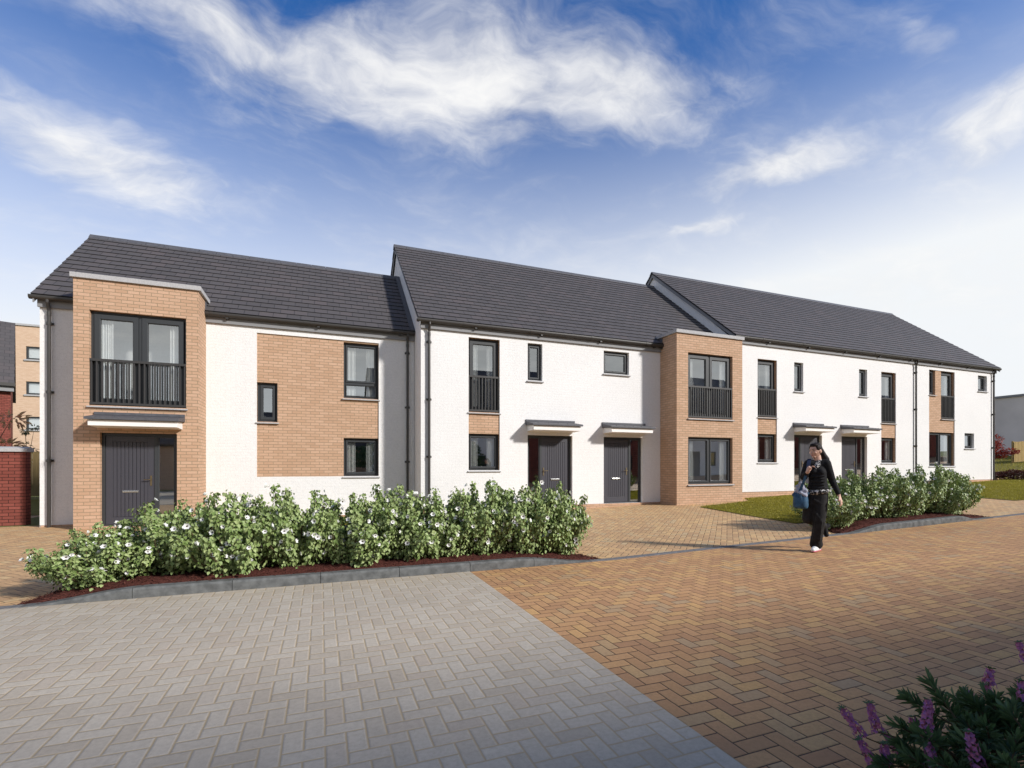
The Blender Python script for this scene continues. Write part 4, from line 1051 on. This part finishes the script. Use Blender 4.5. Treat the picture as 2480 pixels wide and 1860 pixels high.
def head_fn(d):
    x, y, z = d
    w_ = 1 - .22 * max(0, -z) ** 1.5 - (.10 * max(0, -z) if y > 0 else 0)
    yy = y * (1. if y > 0 else 1.08)
    if z < -.3 and y < 0: yy *= 1 - .45 * (-z - .3)
    return Vector((x * w_, yy, z))
b = MB()
b.ball(HC, (.072, .092, .118), 24, 16, HR, fn=head_fn)
b.ball(hp_(0, .052, -.082), (.030, .030, .026), 12, 8, HR)                    # chin
b.bone(hp_(0, .086, .004), hp_(0, .106, -.028), .008, .0125, 8)               # nose
b.ball(hp_(.034, .064, -.020), (.022, .020, .022), 10, 8, HR); b.ball(hp_(-.034, .064, -.020), (.022, .020, .022), 10, 8, HR)
b.ball(hp_(0, .078, .030), (.050, .014, .010), 10, 6, HR)                     # brow
b.ball(hp_(0, .083, -.056), (.022, .010, .012), 10, 6, HR)
for s_ in (1, -1): b.ball(hp_(s_ * .073, -.008, -.010), (.009, .020, .030), 10, 8, HR)
b.bone(hp_(0, -.012, -.07), pp(.098, 1.37, -.01), .050, .056, 14)
# torso, arms and legs under the clothes
b.bone(pp(.095, 1.27), pp(.098, 1.10), .076, .085, 14); b.bone(pp(.098, 1.10), pp(.09, .86), .088, .10, 14)
b.bone(sL, sR, .045, .045); b.bone(sL, eL, .046, .037); b.bone(eL, wL, .037, .024); b.bone(sR, eR, .046, .038); b.bone(eR, wR, .038, .025)
b.bone(hipL, kL, .085, .056); b.bone(kL, aL, .054, .034); b.bone(hipR, kR, .085, .056); b.bone(kR, aR, .054, .034)
# her left hand hangs half open
dL = (wL - eL).normalized(); hd = (dL + Vector((0, 0, -.35))).normalized(); acr = (cB3 * .8 - cR3 * .25).normalized(); acr = (acr - hd * acr.dot(hd)).normalized(); pal = hd.cross(acr).normalized()
if pal.dot(cR3) > 0: pal = -pal
pc = wL + hd * .045
b.bone(wL, wL + hd * .03, .022, .026, 10, .75, pal); b.bone(pc, pc + hd * .045, .034, .036, 12, .45, pal)
for k, (o_, ln) in enumerate(((.027, .066), (.009, .074), (-.009, .070), (-.026, .056))):
    p0 = pc + hd * .062 + acr * o_; p1 = p0 + (hd + pal * .22).normalized() * ln * .45; p2 = p1 + (hd + pal * .75).normalized() * ln * .32; p3 = p2 + (hd * .7 + pal).normalized() * ln * .25
    b.bone(p0 - hd * .02, p1, .0088, .0082, 8); b.bone(p1, p2, .0082, .0074, 8); b.bone(p2, p3, .0074, .006, 8)
t0 = pc + acr * .026 - hd * .005; t1 = t0 + (acr * .55 + hd * .8 + pal * .2).normalized() * .036; t2 = t1 + (hd + pal * .35).normalized() * .028
b.bone(t0, t1, .011, .0092, 8); b.bone(t1, t2, .0092, .007, 8)
# her right hand closed round the strap in front of the shoulder
uR = Vector((0, 0, 1)) * .8 + cR3 * .35 + cB3 * .25; uR.normalize(); fc = wR + uR * .055
sideR = (cR3 * .8 - Vector((0, 0, .25)) + cB3 * .3).normalized(); sideR = (sideR - uR * sideR.dot(uR)).normalized(); nR = uR.cross(sideR).normalized()
if nR.dot(cB3) < 0: nR = -nR
b.bone(wR, fc, .025, .031, 12, .7, nR); b.bone(fc, fc + uR * .02, .033, .033, 12, .55, nR)
for k, o_ in enumerate((.036, .013, -.010, -.032)):
    q0 = fc + uR * o_ + nR * .014 - sideR * .012; q1 = q0 + (sideR * .8 + nR * .8).normalized() * .034; q2 = q1 + (sideR * .75 - nR * .75).normalized() * .026; q3 = q2 - (nR + sideR * .6).normalized() * .018
    b.bone(q0, q1, .0098, .0092, 8); b.bone(q1, q2, .0092, .0084, 8); b.bone(q2, q3, .0084, .007, 8)
q0 = fc + uR * .045; b.bone(q0 - uR * .02, q0 + (uR * .6 + sideR * .8).normalized() * .036, .0105, .0095, 8); b.bone(q0 + (uR * .6 + sideR * .8).normalized() * .036, q0 + (uR * .35 + sideR).normalized() * .062, .0095, .0075, 8)
body = b.build('body', M['skin'], pr, fuse=.0045, fsm=3)
# face
f = MB()
for s_ in (1, -1): f.ball(hp_(s_ * .031, .0835, .012), (.014, .006, .0055), 10, 6, HR)
f.build('eyes', M['eye'], body, smooth=True)
f = MB()
for s_ in (1, -1): f.bone(hp_(s_ * .016, .0935, .033), hp_(s_ * .048, .076, .036), .0038, .0030, 6)
f.build('eyebrows', M['hair'], body, smooth=True)
f = MB(); f.ball(hp_(0, .0915, -.0535), (.021, .006, .0045), 10, 6, HR); f.ball(hp_(0, .0905, -.0615), (.018, .006, .005), 10, 6, HR); f.build('lips', M['lip'], body, smooth=True)
# hair pulled back, with a loose pony tail
h = MB()
def cap_fn(d):
    x, y, z = head_fn(d)
    return Vector((x * 1.07, y * 1.06, z * 1.05))
h.ball(HC + hu * .014 - fwd * .022, (.077, .086, .113), 24, 16, HR)
h.ball(hp_(0, .030, .088), (.060, .052, .034), 16, 10, HR)
for s_ in (1, -1): h.ball(hp_(s_ * .058, .018, .045), (.020, .036, .048), 12, 8, HR)
tie = hp_(0, -.105, .0); h.ball(tie, .030, 10, 8)
tails = [pp(.185, 1.475, -.085), pp(.222, 1.41, -.085), pp(.236, 1.345, -.075), pp(.225, 1.275, -.065)]
pv = tie
for q_, rr in zip(tails, (.044, .052, .042, .016)): h.bone(pv, q_, rr * .85, rr, 12); pv = q_
for k in range(26):
    t = rnd.uniform(.2, 1); i_ = min(2, int(t * 3)); base_ = tails[i_].lerp(tails[i_ + 1], t * 3 - i_); d = Vector((rnd.gauss(0, 1), rnd.gauss(0, 1), rnd.gauss(0, 1))).normalized()
    h.bone(base_ + d * .035, base_ + d * .048 + Vector((0, 0, -.06)), .011, .004, 6)
h.build('hair', M['hair'], body, fuse=.006, fsm=2)
# clothes
c = MB()
c.bone(pp(.095, 1.28, -.01), pp(.095, 1.215, .01), .108, .118, 20, .85, cB3); c.bone(pp(.095, 1.215, .01), pp(.10, 1.06, .01), .120, .122, 20, .9, cB3); c.bone(pp(.10, 1.06, .01), pp(.10, 1.00, .01), .124, .132, 20, .92, cB3); c.ball(pp(.10, .972, .01), (.145, .135, .05), 24, 12, Matrix((cR3, cB3, Vector((0, 0, 1)))).transposed())
for a in (.035, .145): c.ball(pp(a, 1.215, .075), (.060, .062, .060), 14, 10)
c.bone(sL, pp(.10, 1.325, -.01), .064, .078); c.bone(sR, pp(.10, 1.325, -.01), .064, .078)
c.bone(sL, eL, .066, .050, 14); c.bone(eL, wL + (eL - wL) * .09, .050, .033, 14); c.bone(sR, eR, .066, .054, 14); c.bone(eR, wR + (eR - wR) * .12, .052, .036, 14)
for k in range(7): z_ = 1.0 + k * .028; c.bone(pp(-.02, z_, .125 + .012 * (k % 2)), pp(.20, z_ + .01 * (k % 3 - 1), .120), .010, .008, 8)
jm = c.build('jumper', M['black'], pr, fuse=.007, fsm=4)
c = MB(); RP = Matrix((cR3, cB3, Vector((0, 0, 1)))).transposed(); c.ball(pp(.10, .918, .012), (.152, .142, .062), 26, 12, RP @ Matrix.Rotation(R_(-7), 3, 'Y')); c.build('blouse_hem', M['print'], pr, fuse=.007, fsm=2)
c = MB(); c.bone(pp(.085, 1.345, .055), pp(.072, 1.275, .128), .040, .014, 14, .5, cB3); c.bone(pp(.135, 1.36, .035), pp(.085, 1.30, .118), .028, .022, 12, .6, cB3); c.bone(pp(.105, 1.365, -.01), pp(.102, 1.378, -.005), .062, .058, 14); c.build('blouse_collar', M['print'], pr, fuse=.006, fsm=2)
t = MB()
t.bone(pp(.10, .86), pp(.085, .80, -.01), .128, .146, 20, .92, cB3); t.ball(pp(.10, .90), (.142, .132, .04), 24, 10, Matrix((cR3, cB3, Vector((0, 0, 1)))).transposed())
t.bone(hipL, kL, .112, .084, 18); t.bone(kL, aL + Vector((0, 0, .06)), .080, .078, 18); t.bone(aL + Vector((0, 0, .12)), aL + Vector((0, 0, .02)) - cB3 * .02, .076, .090, 18, .95)
t.bone(hipR, kR, .108, .082, 18); t.bone(kR, aR + (kR - aR).normalized() * .03, .080, .060, 18)
for k in range(5):
    a = -.05 + .026 * k; z0_ = .62 - .05 * (k % 2); t.bone(kL + cR3 * a * .7 + cB3 * .078 + Vector((0, 0, .12 - .03 * k)), kL.lerp(aL, .75) + cR3 * (a * .9 - .01) + cB3 * .074, .006, .009, 8)
t.bone(pp(.04, .80, .12), pp(.15, .74, .115), .012, .010, 8); t.bone(pp(.06, .77, .12), pp(.16, .68, .108), .010, .008, 8)
tr = t.build('trousers', M['trousers'], pr, fuse=.009, fsm=4)
fd = (cB3 * .86 - cR3 * .5).normalized()
s = MB(); s.bone(pp(.10, .052, -.02), pp(.045, .045, .095), .046, .043, 14, 1., None); s.bone(pp(.05, .044, .09), pp(.025, .036, .14), .042, .032, 12); so = s.build('shoe', M['shoe'], pr, fuse=.006, fsm=3)
for v in so.data.vertices: v.co.z = max(v.co.z, .012)
s = MB(); s.bone(pp(.115, .020, -.055), pp(.03, .014, .135), .038, .034, 12, .3, (0, 0, 1)); s.build('sole', M['pinksole'], so, smooth=True)
s = MB(); s.bone(aR + Vector((0, 0, -.01)), aR + cB3 * .03 - Vector((0, 0, .13)) + cR3 * .03, .043, .036, 12); s.bone(aR + cB3 * .02 - Vector((0, 0, .02)), aR - cB3 * .03 + cR3 * .055 - Vector((0, 0, -.01)), .04, .034, 12); s.build('shoe', M['black'], pr, fuse=.007, fsm=3)

bg = thing('shoulder_bag', pp(-.17, .78, .05), 'blue fabric shoulder bag hanging at the walking woman’s side', 'bag')
b = MB(); b.ball(pp(-.165, .785, .08), (.104, .15, .135), 28, 16, Matrix((cR3, cB3, Vector((0, 0, 1)))).transposed(), fn=lambda d: Vector((math.copysign(abs(d.x) ** .5, d.x) * (1 - .10 * d.z), math.copysign(abs(d.y) ** .7, d.y) * (1 - .35 * d.z), math.copysign(abs(d.z) ** .55, d.z) * (1 + .10 * d.x))))
for k in range(9): a = -.265 + .026 * k; b.bone(pp(a, .895 - .02 * (k % 3), .215 - .02 * abs(k - 4)), pp(-.165 + (a + .165) * .25 + .02 * (k % 2), .70, .225 - .01 * abs(k - 4)), .013, .006, 8)
for k in range(4): b.bone(pp(-.262, .84 - .045 * k, .15), pp(-.075, .80 - .04 * k, .20), .007, .010, 8)
b.bone(pp(-.27, .865, .13), pp(-.06, .89, .14), .03, .03); b.build('bag_body', M['bagblue'], bg, fuse=.008, fsm=3)
st_ = MB()
def ribbon(mb, pts, wv, wd, th):
    for p, q_ in zip(pts, pts[1:]):
        d = (q_ - p).normalized(); n = d.cross(wv).normalized(); v = [p - wv * wd, p + wv * wd, q_ + wv * wd, q_ - wv * wd]
        b0 = len(mb.v); mb.v += [tuple(x - n * th) for x in v] + [tuple(x + n * th) for x in v]
        for f_ in ((3, 2, 1, 0), (4, 5, 6, 7), (0, 1, 5, 4), (1, 2, 6, 5), (2, 3, 7, 6), (3, 0, 4, 7)): mb.f.append(tuple(b0 + i for i in f_)); mb.mi.append(0)
ribbon(st_, [pp(-.20, .87, .17), pp(-.115, 1.08, .19), pp(-.055, 1.26, .215)], (cR3 * .95 + Vector((0, 0, -.3))).normalized(), .018, .003)
st_.build('strap', M['bagblue'], bg)
st_ = MB(); ribbon(st_, [pp(-.055, 1.255, .20), pp(-.042, 1.34, .135), pp(-.03, 1.415, .05), pp(-.02, 1.41, -.06), pp(-.06, 1.2, -.15)], cR3, .024, .006); st_.build('shoulder_pad', M['navy'], bg)
jk = thing('rolled_jacket', pp(-.15, .95, .08), 'pale grey jacket bundled on top of the blue shoulder bag', 'jacket')
b = MB()
for k in range(7):
    a0 = rnd.uniform(-.25, -.10); b.bone(pp(-.24 + .02 * k, .90 + .02 * (k % 3), .10 + .02 * (k % 4)), pp(-.09 - .012 * k, .93 + .018 * k - .05 * (k % 2), .15 - .02 * (k % 3)), .032, .036, 12)
b.bone(pp(-.205, .985, .06), pp(-.13, .99, .10), .042, .04); b.bone(pp(-.10, .96, .13), pp(-.085, .86, .17), .03, .026); b.bone(pp(-.165, .90, .20), pp(-.09, .86, .19), .022, .026)
b.build('jacket_cloth', M['greycloth'], jk, fuse=.007, fsm=2)
